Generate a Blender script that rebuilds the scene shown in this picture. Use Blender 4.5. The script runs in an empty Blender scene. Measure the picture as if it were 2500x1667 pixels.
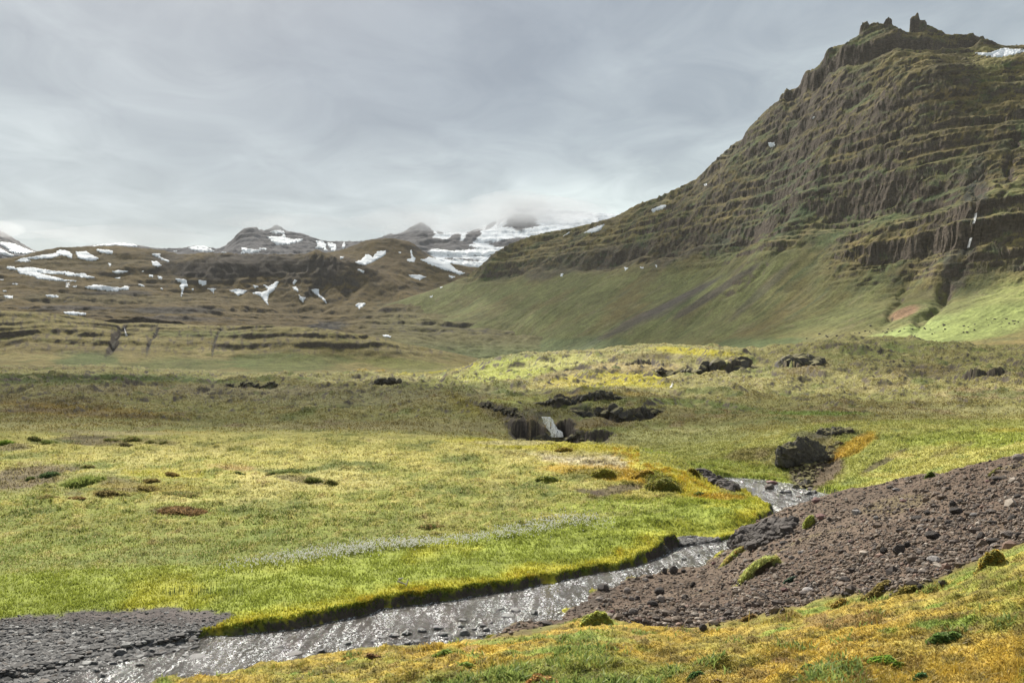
import bpy, math
import numpy as np
PI = math.pi
F = 2431.0; CX = 1250.0; HY = 900.0        # focal length, centre column and eye level, in units of a 2500 px wide view
RIV = -10.0                                 # water level below the eye
rng = np.random.default_rng(7)
scn = bpy.context.scene
col = scn.collection
# ------------------------------------------------------------------ noise
_pr = np.random.default_rng(11)
_perm = _pr.permutation(256); _perm = np.concatenate([_perm, _perm]).astype(np.int32)
_ga = _pr.uniform(0, 2*PI, 256); _gx = np.cos(_ga).astype(np.float32); _gy = np.sin(_ga).astype(np.float32)
def pn(x, y, seed=0):
    x = np.asarray(x, np.float32) + seed*37.17; y = np.asarray(y, np.float32) + seed*91.73
    xi = np.floor(x).astype(np.int32); yi = np.floor(y).astype(np.int32)
    xf = x - xi; yf = y - yi
    u = xf*xf*xf*(xf*(xf*6-15)+10); v = yf*yf*yf*(yf*(yf*6-15)+10)
    xi &= 255; yi &= 255
    x1 = (xi+1) & 255; y1 = (yi+1) & 255
    def g(a, b, fx, fy):
        h = _perm[_perm[a]+b]; return _gx[h]*fx + _gy[h]*fy
    a = g(xi, yi, xf, yf); b = g(x1, yi, xf-1, yf); c = g(xi, y1, xf, yf-1); d = g(x1, y1, xf-1, yf-1)
    a += u*(b-a); c += u*(d-c)
    return (a + v*(c-a))*1.5
def fbm(x, y, o=4, seed=0, gain=.5, lac=2.07):
    r = 0; a = 1; t = 0
    for i in range(o):
        r = r + a*pn(x, y, seed+i*3); t += a; a *= gain; x = np.asarray(x)*lac; y = np.asarray(y)*lac
    return r/t
def ridged(x, y, o=4, seed=0, gain=.5, lac=2.07):
    r = 0; a = 1; t = 0
    for i in range(o):
        r = r + a*(1-2*np.abs(pn(x, y, seed+i*3))); t += a; a *= gain; x = np.asarray(x)*lac; y = np.asarray(y)*lac
    return r/t
def sst(a, b, x):
    t = np.clip((x-a)/(b-a), 0, 1); return t*t*(3-2*t)
def lerp(a, b, t): return a + (b-a)*t
# ------------------------------------------------------------------ geometry helpers
def W(px, py, D): return ((px-CX)/F*D, D, (HY-py)/F*D)
class RBF:
    def __init__(s, P, v, c=.05, reg=4e-3):
        P = np.asarray(P, float); v = np.asarray(v, float); s.P = P; s.c = c; n = len(P)
        K = -np.sqrt(((P[:, None]-P[None])**2).sum(2) + c*c)
        A = np.zeros((n+3, n+3)); A[:n, :n] = K + reg*np.eye(n); A[:n, n] = 1; A[:n, n+1:] = P; A[n, :n] = 1; A[n+1:, :n] = P.T
        b = np.zeros(n+3); b[:n] = v
        s.w = np.linalg.lstsq(A, b, rcond=None)[0].astype(np.float32); s.P = P.astype(np.float32)
    def __call__(s, x, y):
        sh = np.shape(x); x = np.ravel(x).astype(np.float32); y = np.ravel(y).astype(np.float32)
        n = len(s.P); r = s.w[n] + s.w[n+1]*x + s.w[n+2]*y
        for i in range(n):
            r -= s.w[i]*np.sqrt((x-s.P[i, 0])**2 + (y-s.P[i, 1])**2 + s.c*s.c)
        return r.reshape(sh)
def upres(fn, U, D, ku=6, kd=6):
    """evaluate fn on a coarse (U,D) grid and resample it (cubic) to the fine one"""
    nu = max(8, len(U)//ku); nd = max(8, len(D)//kd)
    iu = np.linspace(0, len(U)-1, nu); idd = np.linspace(0, len(D)-1, nd)
    cu = np.interp(iu, np.arange(len(U)), U); cd = np.interp(idd, np.arange(len(D)), D)
    A = fn(cu[None, :], cd[:, None])
    def up(A, n, ax):
        A = np.moveaxis(A, ax, 0); m = len(A)
        t = np.linspace(0, m-1, n); i = np.minimum(t.astype(int), m-2); f = (t-i)[(...,)+(None,)*(A.ndim-1)]
        p = [A[np.clip(i+k, 0, m-1)] for k in (-1, 0, 1, 2)]
        r = p[1]+.5*f*(p[2]-p[0]+f*(2*p[0]-5*p[1]+4*p[2]-p[3]+f*(3*(p[1]-p[2])+p[3]-p[0])))
        return np.moveaxis(r, 0, ax)
    return up(up(A, len(D), 0), len(U), 1).astype(np.float32)
def poly_sd(x, y, poly, pad=60, closed=True):
    """signed distance to a polygon (negative inside), evaluated near it only"""
    P = np.asarray(poly, np.float32); out = np.full(np.shape(x), float(pad), np.float32)
    m = (x > P[:, 0].min()-pad) & (x < P[:, 0].max()+pad) & (y > P[:, 1].min()-pad) & (y < P[:, 1].max()+pad)
    if not m.any(): return out
    X = x[m].astype(np.float32); Y = y[m].astype(np.float32); d = np.full(X.shape, 1e9, np.float32); ins = np.zeros(X.shape, bool)
    n = len(P)
    for i in range(n if closed else n-1):
        a = P[i]; b = P[(i+1) % n]; e = b-a; L = float(e@e)+1e-9
        t = np.clip(((X-a[0])*e[0]+(Y-a[1])*e[1])/L, 0, 1)
        d = np.minimum(d, (X-a[0]-t*e[0])**2+(Y-a[1]-t*e[1])**2)
        if closed:
            c = (a[1] > Y) != (b[1] > Y)
            if c.any(): ins ^= c & (X < (b[0]-a[0])*(Y-a[1])/((b[1]-a[1]) if b[1] != a[1] else 1e-9)+a[0])
    d = np.sqrt(d); d[ins] *= -1; out[m] = np.minimum(d, pad); return out
def mkmesh(name, V, faces, mat=None, attrs=None, smooth=True, parent=None, link=True):
    """faces: array (M,k) with constant k, or a list of such arrays"""
    me = bpy.data.meshes.new(name); V = np.asarray(V, np.float32)
    fs = faces if isinstance(faces, list) else [faces]
    fs = [np.asarray(f, np.int32) for f in fs if len(f)]
    me.vertices.add(len(V)); me.vertices.foreach_set('co', V.ravel())
    li = np.concatenate([f.ravel() for f in fs]); tot = np.concatenate([np.full(len(f), f.shape[1], np.int32) for f in fs])
    st = np.concatenate([[0], np.cumsum(tot)[:-1]]).astype(np.int32)
    me.loops.add(len(li)); me.loops.foreach_set('vertex_index', li)
    me.polygons.add(len(tot)); me.polygons.foreach_set('loop_start', st); me.polygons.foreach_set('loop_total', tot)
    me.polygons.foreach_set('use_smooth', np.full(len(tot), smooth))
    for k, a in (attrs or {}).items():
        a = np.asarray(a, np.float32)
        if a.ndim == 1:
            at = me.attributes.new(k, 'FLOAT', 'POINT'); at.data.foreach_set('value', a)
        else:
            at = me.attributes.new(k, 'FLOAT_COLOR', 'POINT'); c = np.ones((len(a), 4), np.float32); c[:, :3] = a; at.data.foreach_set('color', c.ravel())
    me.update(calc_edges=True)
    if mat: me.materials.append(mat)
    o = bpy.data.objects.new(name, me)
    if link: col.objects.link(o)
    if parent: o.parent = parent
    return o
def gridfaces(m, n, keep=None):
    i = np.arange(m*n).reshape(m, n); f = np.stack([i[:-1, :-1], i[:-1, 1:], i[1:, 1:], i[1:, :-1]], -1)
    if keep is not None: return f[keep]
    return f.reshape(-1, 4)
def tag(o, label=None, cat=None, group=None, kind=None):
    for k, v in (('label', label), ('category', cat), ('group', group), ('kind', kind)):
        if v: o[k] = v
    return o
def empty(name, loc=(0, 0, 0)):
    o = bpy.data.objects.new(name, None); o.empty_display_size = .2; o.location = loc; col.objects.link(o); return o
# ------------------------------------------------------------------ a terrain sheet: rows of depth x columns of bearing
class Sheet:
    def __init__(s, U, D):
        s.U = np.asarray(U, float); s.D = np.asarray(D, float)
        s.u = np.repeat(s.U[None], len(D), 0).astype(np.float32); s.d = np.repeat(s.D[:, None], len(U), 1).astype(np.float32)
        s.x = (s.u-CX)/F*s.d; s.y = s.d; s.dx = 0; s.dy = 0
    def finish(s):
        if s.D[0] > 100: s.z[0] -= 90
        s.py = HY - F*s.z/s.d
    def zat(s, u, D):
        fu = np.interp(u, s.U, np.arange(len(s.U))); fd = np.interp(D, s.D, np.arange(len(s.D)))
        i = np.minimum(fu.astype(int), len(s.U)-2); j = np.minimum(fd.astype(int), len(s.D)-2); a = fu-i; b = fd-j
        z = s.z; return (z[j, i]*(1-a)+z[j, i+1]*a)*(1-b)+(z[j+1, i]*(1-a)+z[j+1, i+1]*a)*b
    def hit(s, px, py, d0=0, d1=1e9):
        """first depth at which the line of sight through (px,py) meets the sheet"""
        px = np.atleast_1d(np.asarray(px, float)); py = np.atleast_1d(np.asarray(py, float))
        j0 = np.searchsorted(s.D, d0); j1 = min(len(s.D), np.searchsorted(s.D, d1)); out = np.full(px.shape, np.nan)
        ci = np.clip(np.round(np.interp(px, s.U, np.arange(len(s.U)))).astype(int), 0, len(s.U)-1)
        for c in np.unique(ci):
            m = ci == c; P = np.minimum.accumulate(s.py[j0:j1, c])
            k = np.searchsorted(-P, -py[m]); ok = (k > 0) & (k < len(P)); kk = np.clip(k, 1, len(P)-1)
            a, b = P[kk-1], P[kk]; t = np.where(a > b, (a-py[m])/np.maximum(a-b, 1e-6), 0)
            r = s.D[j0+kk-1]*(1-t)+s.D[j0+kk]*t; out[m] = np.where(ok, r, np.nan)
        return out
    def colour(s, c): s.c = np.empty(s.z.shape+(3,), np.float32); s.c[:] = c
    def paint(s, m, c, gain=1.):
        m = np.clip(m*gain, 0, 1)[..., None]; s.c += (np.asarray(c, np.float32)-s.c)*m
    def build(s, name, mat, extra=None, keep=None):
        V = np.stack([s.x+s.dx, s.y+s.dy, s.z], -1).reshape(-1, 3)
        at = {'Col': s.c.reshape(-1, 3)}
        for k, v in (extra or {}).items(): at[k] = v.ravel()
        return mkmesh(name, V, gridfaces(*s.z.shape, keep=keep), mat, at)
def seg(lists):
    """points (px,py,D) -> rows (px,D,z)"""
    return [(a, c, (HY-b)/F*c) for a, b, c in lists]
# ------------------------------------------------------------------ materials
def newmat(name):
    m = bpy.data.materials.new(name); m.use_nodes = True; nt = m.node_tree; nt.nodes.clear(); return m, nt
def N(nt, t, inp=None, **kw):
    n = nt.nodes.new(t)
    for k, v in kw.items(): setattr(n, k, v)
    for k, v in (inp or {}).items():
        if isinstance(v, bpy.types.NodeSocket): nt.links.new(v, n.inputs[k])
        else: n.inputs[k].default_value = v
    return n
def noise(nt, vec, scale, detail=4, rough=.55, dist=0):
    return N(nt, 'ShaderNodeTexNoise', {'Vector': vec, 'Scale': scale, 'Detail': detail, 'Roughness': rough, 'Distortion': dist}).outputs['Fac']
def ramp(nt, fac, stops, interp='LINEAR'):
    r = N(nt, 'ShaderNodeValToRGB', {'Fac': fac}); e = r.color_ramp.elements; r.color_ramp.interpolation = interp
    while len(e) < len(stops): e.new(.5)
    for i, (p, c) in enumerate(stops):
        e[i].position = p; e[i].color = (c, c, c, 1) if not hasattr(c, '__len__') else (*c, 1)
    return r.outputs['Color']
def mix(nt, a, b, f, mode='MIX'):
    n = N(nt, 'ShaderNodeMix', data_type='RGBA', blend_type=mode); n.clamp_factor = True
    for k, v in ((0, f), (6, a), (7, b)):
        if isinstance(v, bpy.types.NodeSocket): nt.links.new(v, n.inputs[k])
        else: n.inputs[k].default_value = v if k == 0 else ((*v, 1) if len(v) == 3 else v)
    return n.outputs[2]
def mth(nt, op, a, b=0., c=0., clamp=False):
    n = N(nt, 'ShaderNodeMath', operation=op, use_clamp=clamp)
    for k, v in enumerate((a, b, c)):
        if isinstance(v, bpy.types.NodeSocket): nt.links.new(v, n.inputs[k])
        else: n.inputs[k].default_value = v
    return n.outputs[0]
def out(nt, bsdf, disp=None, vol=None):
    o = N(nt, 'ShaderNodeOutputMaterial')
    if bsdf: nt.links.new(bsdf, o.inputs['Surface'])
    if vol: nt.links.new(vol, o.inputs['Volume'])
def princ(nt, colr, rough=.9, bump=None, spec=.2, **kw):
    i = {'Base Color': colr, 'Roughness': rough, 'Specular IOR Level': spec}
    if bump is not None: i['Normal'] = bump
    i.update(kw); return N(nt, 'ShaderNodeBsdfPrincipled', i).outputs[0]
def bumpn(nt, h, strength, dist, normal=None):
    i = {'Height': h, 'Strength': strength, 'Distance': dist}
    if normal is not None: i['Normal'] = normal
    return N(nt, 'ShaderNodeBump', i).outputs[0]
def terrain_mat(name, scales, amp, bdist, bstr=.6, rockc=None, steep=(.62, .8), rscale=.05, stretch=(1, 1, 1)):
    """painted base colour x multi-scale variation; steep faces turn to rock"""
    m, nt = newmat(name)
    co = N(nt, 'ShaderNodeTexCoord').outputs['Object']
    base = N(nt, 'ShaderNodeAttribute', attribute_name='Col').outputs['Color']
    v = base; hs = None
    for i, (s, a) in enumerate(zip(scales, amp)):
        n = noise(nt, co, s, 5, .6)
        f = ramp(nt, n, [(.28, 1-a), (.5, 1.), (.72, 1+a)])
        v = mix(nt, v, f, 1., 'MULTIPLY')
        hs = n if hs is None else mth(nt, 'ADD', hs, mth(nt, 'MULTIPLY', n, .6**(i)))
    if rockc is not None:
        geo = N(nt, 'ShaderNodeNewGeometry'); sep = N(nt, 'ShaderNodeSeparateXYZ', {0: geo.outputs['Normal']})
        mp = N(nt, 'ShaderNodeMapping', {'Vector': co, 'Scale': stretch}).outputs[0]
        rn = noise(nt, mp, rscale, 6, .65)
        nz = mth(nt, 'ADD', sep.outputs[2], mth(nt, 'MULTIPLY', mth(nt, 'SUBTRACT', rn, .5), .55))
        fac = ramp(nt, nz, [(steep[0], 1.), (steep[1], 0.)])
        rc = ramp(nt, noise(nt, mp, rscale*3.1, 5, .7), [(.3, tuple(c*.55 for c in rockc)), (.55, rockc), (.75, tuple(c*1.6 for c in rockc))])
        v = mix(nt, v, rc, fac)
        hs = mth(nt, 'ADD', hs, mth(nt, 'MULTIPLY', mth(nt, 'MULTIPLY', rn, fac), 1.5))
    b = bumpn(nt, hs, bstr, bdist)
    out(nt, princ(nt, v, .95, b, .1))
    return m
# ------------------------------------------------------------------ the valley floor: one sheet from the camera's feet to the foot of the hills
def rows(*segs):
    r = []
    for a, b, n in segs: r.append(np.geomspace(a, b, n, endpoint=False))
    return np.concatenate(r+[[segs[-1][1]]])
Q = 1.0
g = Sheet(np.concatenate([np.linspace(-3200, -900, 50, endpoint=False), np.linspace(-900, -60, int(90*Q), endpoint=False), np.linspace(-60, 2560, int(1040*Q), endpoint=False), np.linspace(2560, 3500, int(160*Q), endpoint=False), np.linspace(3500, 6500, 80)]),
          rows((.8, 8, 60), (8, 24, int(290*Q)), (24, 125, int(560*Q)), (125, 760, int(400*Q)), (760, 1300, 40)))
pz = []      # (px, D, z)
for u in (-900, 0, 700, 1300, 1900, 2500, 3500): pz += [(u, 2.5, -1.75), (u, .8, -1.65)]
pz += [(-900, 12, -4.9), (-300, 12, -4.4), (0, 11, -3.85), (200, 10.5, -3.45), (-300, 24, -8.6), (0, 23, -8.2), (-900, 26, -9.6), (300, 22, -7.9), (600, 24, -8.2), (900, 26, -8.4), (1150, 27, -8.2)]
pz += seg([(400, 1662, 11), (640, 1624, 12.5), (870, 1588, 14), (1000, 1581, 15), (1222, 1557, 17), (1361, 1531, 18), (1467, 1509, 19), (1658, 1531, 16), (1743, 1536, 15), (1903, 1504, 15),
     (2083, 1456, 15), (2254, 1440, 14), (2402, 1371, 14), (2500, 1329, 14), (2900, 1200, 14), (3500, 1100, 14),
     (870, 1667, 9.5), (1300, 1667, 8.5), (1700, 1667, 8), (2100, 1667, 7.2), (2500, 1667, 6.5), (3000, 1667, 6)])
# scree slope
pz += [(1360, 27, -7.6), (1488, 30, -7.2), (1488, 46, -9.95), (1563, 38, -8.9), (1600, 28, -6.75), (1660, 49, -9.9), (1380, 40, -9.9), (1300, 35, -9.6), (1700, 25, -6.0), (1700, 38, -8.5), (1740, 50, -9.75), (1250, 31, -9.0)]
pz += [(1900, 30, -5.9), (1900, 45, -7.5), (2200, 30, -4.6), (2500, 28, -3.1), (2900, 28, -2.4), (3500, 28, -1.)]
pz += seg([(1786, 1334, 52), (1807, 1292, 54), (1871, 1265, 58), (1967, 1233, 58), (2052, 1207, 57), (2110, 1195, 56), (2179, 1185, 55), (2285, 1153, 52), (2392, 1132, 48), (2450, 1122, 46), (2500, 1111, 45), (2900, 1040, 40), (3500, 960, 38)])
pz += [(1830, 62, -10.2), (1900, 64.5, -9.9), (1990, 66, -9.8), (2060, 68, -9.6), (2180, 66, -8.2), (2300, 64, -7.2), (2500, 60, -5.9), (2900, 58, -4.6)]
# right bank meadow and slope
pz += [(2052, 78, -9.5), (2120, 80, -9.1), (2179, 76, -8.5), (2285, 76, -7.6), (2392, 76, -6.9), (2500, 74, -6.1), (2900, 74, -4.8), (2000, 90, -9.55), (1880, 93, -9.75), (1930, 97, -8.7), (1960, 104, -7.2),
       (2100, 90, -8.2), (2200, 95, -7.3), (1750, 94.5, -9.75), (1800, 98, -9.4), (1750, 110, -8.9), (1650, 106, -9.75), (1550, 112, -9.75)]
pz += seg([(2078, 1034, 115), (2244, 1025, 122), (2500, 1019, 130), (2900, 1010, 130), (1900, 1042, 125), (1750, 1050, 130), (1600, 1058, 135), (3500, 1000, 130)])
# left meadow
for u in (-900, -300, 0, 250): pz += [(u, 36, -9.93), (u, 39.5, -9.72), (u, 42, -9.5), (u, 50, -9.15), (u, 67, -8.35), (u, 85, -7.9), (u, 106, -7.5), (u, 130, -7.75), (u, 180, -8.2)]
pz += [(500, 38, -9.75), (560, 41, -9.5), (800, 42.5, -9.45), (1100, 45, -9.45), (1300, 48, -9.45), (1500, 52, -9.45), (1640, 57, -9.45), (700, 48, -9.25), (1000, 52, -9.2), (1400, 60, -9.15), (1600, 66, -9.15),
       (700, 60, -8.8), (700, 75, -8.15), (700, 92, -7.6), (700, 108, -7.42), (700, 128, -7.85), (1000, 64, -8.85), (1000, 80, -8.1), (1000, 94, -7.55), (1300, 66, -9.0), (1300, 80, -8.25), (1300, 92, -7.6), (1450, 76, -8.75), (1450, 86, -8.2),
       (1650, 57.5, -9.93), (1720, 58.6, -9.93), (1790, 59.3, -9.93), (1640, 62, -9.42), (1720, 62.5, -9.45), (1790, 63, -9.5), (1850, 66, -9.5), (1700, 71, -9.35), (1600, 76, -8.95), (1500, 74, -8.85), (1640, 80, -8.6), (1560, 86, -7.85), (1480, 92, -7.45), (1700, 79, -9.1)]
pz += seg([(1000, 1070, 108), (1150, 1070, 106), (1300, 1077, 102), (1400, 1082, 99), (1500, 1086, 96), (1568, 1096, 92), (1631, 1113, 88), (1682, 1142, 86), (1717, 1155, 84), (1759, 1181, 81), (1797, 1198, 77.5)])
pz += [(1000, 128, -7.9), (1300, 118, -9.9), (1400, 113, -10.1), (1200, 122, -9.3), (1500, 126, -9.6), (1400, 128, -9.8)]
# gorge and the ground beyond
pz += seg([(1355, 1062, 148), (1320, 1022, 157), (1290, 1012, 170), (1340, 1000, 172), (1279, 1012, 158), (1240, 990, 168), (1202, 973, 184), (1150, 975, 220), (1100, 1047, 138), (1200, 1060, 140), (1260, 1055, 145), (1200, 1030, 155), (1100, 1010, 172),
     (1330, 989, 182), (1432, 966, 186), (1500, 966, 190), (1398, 985, 173), (1470, 984, 173), (1600, 992, 176), (1430, 1013, 164), (1560, 1017, 165), (1440, 1022, 150), (1372, 1049, 146), (1568, 1023, 155), (1450, 1062, 138), (1600, 1048, 142),
     (1700, 1000, 190), (1700, 960, 250), (1500, 950, 260), (1300, 965, 230), (1300, 930, 380), (1300, 900, 480), (1183, 888, 760), (1259, 870, 600), (1317, 865, 620), (1390, 866, 625), (1462, 865, 640), (1500, 855, 650), (1604, 847, 660), (1660, 846, 655),
     (1700, 845, 650), (1761, 856, 620), (1807, 869, 560), (1870, 869, 545), (1500, 910, 450), (1600, 930, 380), (1640, 945, 340), (1770, 875, 480), (1700, 882, 482), (1690, 915, 440), (1770, 909, 455), (1850, 930, 350), (1640, 885, 490), (1640, 918, 440),
     (1929, 867, 540), (1975, 855, 550), (2021, 844, 560), (2094, 833, 570), (2160, 834, 570), (2231, 837, 570), (2289, 848, 560), (2360, 853, 550), (2442, 859, 540), (2500, 861, 530), (2900, 858, 520), (3500, 850, 520), (2100, 890, 420), (2300, 900, 400),
     (2500, 905, 380), (2900, 905, 380), (2100, 940, 290), (2300, 945, 270), (2500, 940, 260), (2900, 935, 260), (2100, 990, 190), (2300, 985, 190), (2500, 975, 180), (2900, 970, 180), (2000, 1015, 150), (2100, 1025, 145), (2300, 1015, 152), (2500, 1006, 155), (1850, 1015, 158), (1850, 985, 200)])
for u in (-900, -300, 0, 250): pz += seg([(u, 975, 270), (u, 945, 400), (u, 920, 560), (u, 898, 720), (u, 894, 950)])
pz += seg([(480, 960, 400), (480, 925, 600), (480, 920, 760), (700, 1031, 160), (700, 980, 250), (700, 946, 400), (700, 929, 540), (700, 924, 760), (900, 925, 560), (888, 930, 520), (950, 931, 505), (950, 952, 478), (1010, 943, 505), (880, 950, 440), (1050, 950, 420), (1100, 950, 400), (1100, 925, 600), (1100, 910, 740)])
for u in (-900, 0, 500, 900, 1300, 1700, 2100, 2500, 3500): pz += [(u, 900, 0. if u > 1100 else -3), (u, 1300, -15.)]
pz = np.array(pz)
LK = 2.2
grb = RBF(np.stack([pz[:, 0]/600, np.log(pz[:, 1])*LK], 1), pz[:, 2], .05, 1.5e-3)
zb = upres(lambda U, D: grb(np.clip(U, -1500, 3500)/600+0*D, np.log(D)*LK+0*U), g.U, g.D, 4, 4)
# river outline at water level
def at_river(p): return [((a-CX)/F*(F*-RIV/(b-HY)), F*-RIV/(b-HY)) for a, b in p]
left_bank = [(-3200, 1960), (-900, 1760), (-150, 1690), (42, 1659), (150, 1625), (240, 1600), (330, 1582), (420, 1567), (520, 1552), (600, 1545), (700, 1532), (800, 1515), (900, 1499), (1002, 1475), (1100, 1462), (1172, 1453), (1240, 1440), (1308, 1428), (1370, 1417), (1420, 1407), (1495, 1394),
             (1560, 1376), (1597, 1367), (1631, 1350), (1648, 1336), (1700, 1330), (1760, 1324), (1799, 1310), (1850, 1280), (1887, 1253), (1870, 1232), (1845, 1219), (1791, 1199), (1745, 1180), (1730, 1168), (1650, 1168), (1550, 1160), (1450, 1140), (1385, 1110), (1340, 1075)]
right_bank = [(1375, 1066), (1420, 1085), (1480, 1105), (1550, 1122), (1640, 1140), (1700, 1156), (1742, 1164), (1784, 1165), (1849, 1169), (1929, 1180), (1964, 1192), (2032, 1207), (2050, 1218), (2020, 1240), (1960, 1270), (1880, 1300), (1830, 1330), (1775, 1360), (1700, 1383), (1626, 1394), (1563, 1404),
              (1488, 1430), (1435, 1451), (1393, 1488), (1350, 1520), (1254, 1533), (1210, 1556), (1150, 1590), (1000, 1610), (870, 1625), (640, 1670), (400, 1710), (200, 1750), (-300, 1850), (-900, 1950), (-3200, 2300)]
river_poly = at_river(left_bank+right_bank)
X, Y = g.x, g.y
rsd = poly_sd(X, Y, river_poly, pad=14)
m = rsd < 13
rsd[m] += (.55*pn(X[m]/2.3, Y[m]/2.3, 5)+.25*pn(X[m]/.7, Y[m]/.7, 6)+.10*pn(X[m]/.3, Y[m]/.3, 8))*sst(-3, 3, rsd[m]+1.5)
D = g.d; U = g.u
near = sst(125, 60, D); foot = sst(26, 18, D)
n_big = fbm(X/70, Y/110, 5, 21); n_mid = fbm(X/14, Y/22, 5, 22); n_t = fbm(X/2.2, Y/2.2, 4, 23); n_f = fbm(X/.45, Y/.45, 3, 24)
py0 = HY-F*zb/D
moss_b = [(200, 2400), (330, 1690), (400, 1655), (640, 1620), (870, 1585), (1000, 1578), (1222, 1557), (1290, 1552), (1361, 1531), (1410, 1512), (1467, 1509), (1560, 1522), (1658, 1531), (1743, 1536), (1807, 1515), (1903, 1504), (1988, 1467), (2083, 1456), (2180, 1452), (2254, 1440), (2317, 1403), (2402, 1371), (2440, 1345), (2520, 1320), (3600, 1050), (6600, 700), (6600, 4000)]
msd = poly_sd(U, py0, moss_b, pad=80); msd[D > 22] = 80
msd = msd + 9*n_t*2 + 6*n_f
moss = sst(6, -6, msd)*(D < 22)
scr_b = moss_b[8:-1]+[(6600, 500), (3600, 900), (2900, 1030), (2500, 1105), (2392, 1126), (2285, 1147), (2179, 1179), (2052, 1201), (1967, 1227), (1871, 1259), (1807, 1286), (1778, 1330), (1754, 1355), (1700, 1376), (1626, 1387), (1563, 1397), (1488, 1424), (1430, 1447), (1388, 1484), (1340, 1518), (1240, 1528), (1200, 1560)]
ssd = poly_sd(U, py0, scr_b, pad=80); scree = sst(5, -5, ssd)*(D < 61)*(1-moss)
scree = np.maximum(scree, ((U > 1770) & (D > 45) & (D < 66) & (rsd > -.5) & (U > 1790+(D-56)*14)).astype(np.float32)*(1-moss)*(rsd > -.6))
bar_b = [(-3300, 1560), (-900, 1500), (-300, 1520), (0, 1516), (128, 1500), (255, 1490), (383, 1487), (489, 1490), (560, 1496), (575, 1504), (540, 1514), (490, 1526), (480, 1560), (300, 1610), (100, 1680), (-100, 1740), (-900, 1800), (-3300, 2000)]
bsd = poly_sd(U, py0, bar_b, pad=80)+26*n_t+12*n_f; bar = sst(7, -7, bsd)*(D > 29)*(D < 44)*(rsd > -2.5)
bch = poly_sd(U, py0, [(1625, 1316), (1700, 1312), (1790, 1314), (1800, 1330), (1700, 1338), (1640, 1345)], pad=40)
bar = np.maximum(bar, sst(5, -3, bch)*(D > 50)*(D < 63))
vsl = sst(46, 58, D)*(1-sst(100, 120, D))*(1-scree)            # rough tussock slope
z = zb.copy()
lump = fbm(X/.7, Y/.8, 3, 31); z += moss*(.13*n_t+.085*n_f+.09*np.maximum(lump, -.15)+.045*fbm(X/.17, Y/.2, 3, 33)) + scree*(.24*n_t+.07*n_f+.45*fbm(X/6, Y/6, 3, 32)-.22*np.maximum(0, ridged((X+.4*Y)/3.2, Y/14, 3, 38)-.3)) + .03*bar*n_f
mead = (1-moss)*(1-scree)*(1-bar)
z += mead*near*(.05*n_f+.07*n_t*sst(.3, 1.5, rsd)) + mead*vsl*(.30*np.maximum(n_t, -.15)+.10*n_f)
z += sst(80, 160, D)*n_mid*.8 + sst(130, 300, D)*(n_mid*3.3+n_big*3.) + sst(180, 330, D)*sst(700, 520, D)*4.6*ridged(X/75, Y/120, 4, 37) + sst(60, 140, D)*.45*n_t*sst(800, 200, D) + sst(110, 200, D)*1.3*np.maximum(fbm(X/5, Y/7, 3, 34), -.1) + sst(300, 500, D)*1.2*np.maximum(fbm(X/22, Y/26, 4, 35), -.1)
# hummocks at the far left and on the right slope
def blob(cx, cy, rx, ry, rot=0, edge=.35, soft=.25, d0=0, d1=1e9):
    """soft mask round a spot of the ground, its outline broken up by noise"""
    R = max(rx, ry)*1.8; mm = (U > cx-R) & (U < cx+R) & (py0 > cy-R) & (py0 < cy+R) & (D > d0) & (D < d1)
    o = np.zeros(U.shape, np.float32)
    if not mm.any(): return o
    a = math.radians(rot); dx = U[mm]-cx; dy = py0[mm]-cy; p = (dx*math.cos(a)+dy*math.sin(a))/rx; q = (-dx*math.sin(a)+dy*math.cos(a))/ry
    r = np.sqrt(p*p+q*q) + edge*(1.6*n_mid[mm]*(D[mm] > 60)+1.5*n_t[mm]*(D[mm] < 200)+.5*n_f[mm])
    o[mm] = sst(1+soft, 1-soft, r); return o
def bump(cx, cy, rx, ry, h, **k):
    global z; z += h*blob(cx, cy, rx, ry, edge=.15, soft=.6, **k)
for a in [(265, 1180, 70, 28, .35), (190, 1160, 60, 22, .3), (410, 1175, 60, 18, .25), (330, 1150, 50, 15, .25), (520, 1150, 60, 15, .2), (580, 1250, 0, 0, 0)]:
    if a[2]: bump(*a, d0=45, d1=110)
bump(1600, 1165, 75, 26, .55, d0=68, d1=96, rot=15); bump(1430, 1145, 90, 20, .3, d0=70, d1=100)
# river bed and banks
bm_ = sst(9, -4, bch)*(D > 50)*(D < 64); z = lerp(z, RIV+.10+.03*n_t+.02*n_f, bm_)
t = sst(-.14, .2, rsd)
z = np.where(rsd < 13, lerp(np.minimum(z, RIV-.12-.5*sst(0, -2.2, rsd)), np.maximum(z, RIV+.03), t), z)
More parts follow.
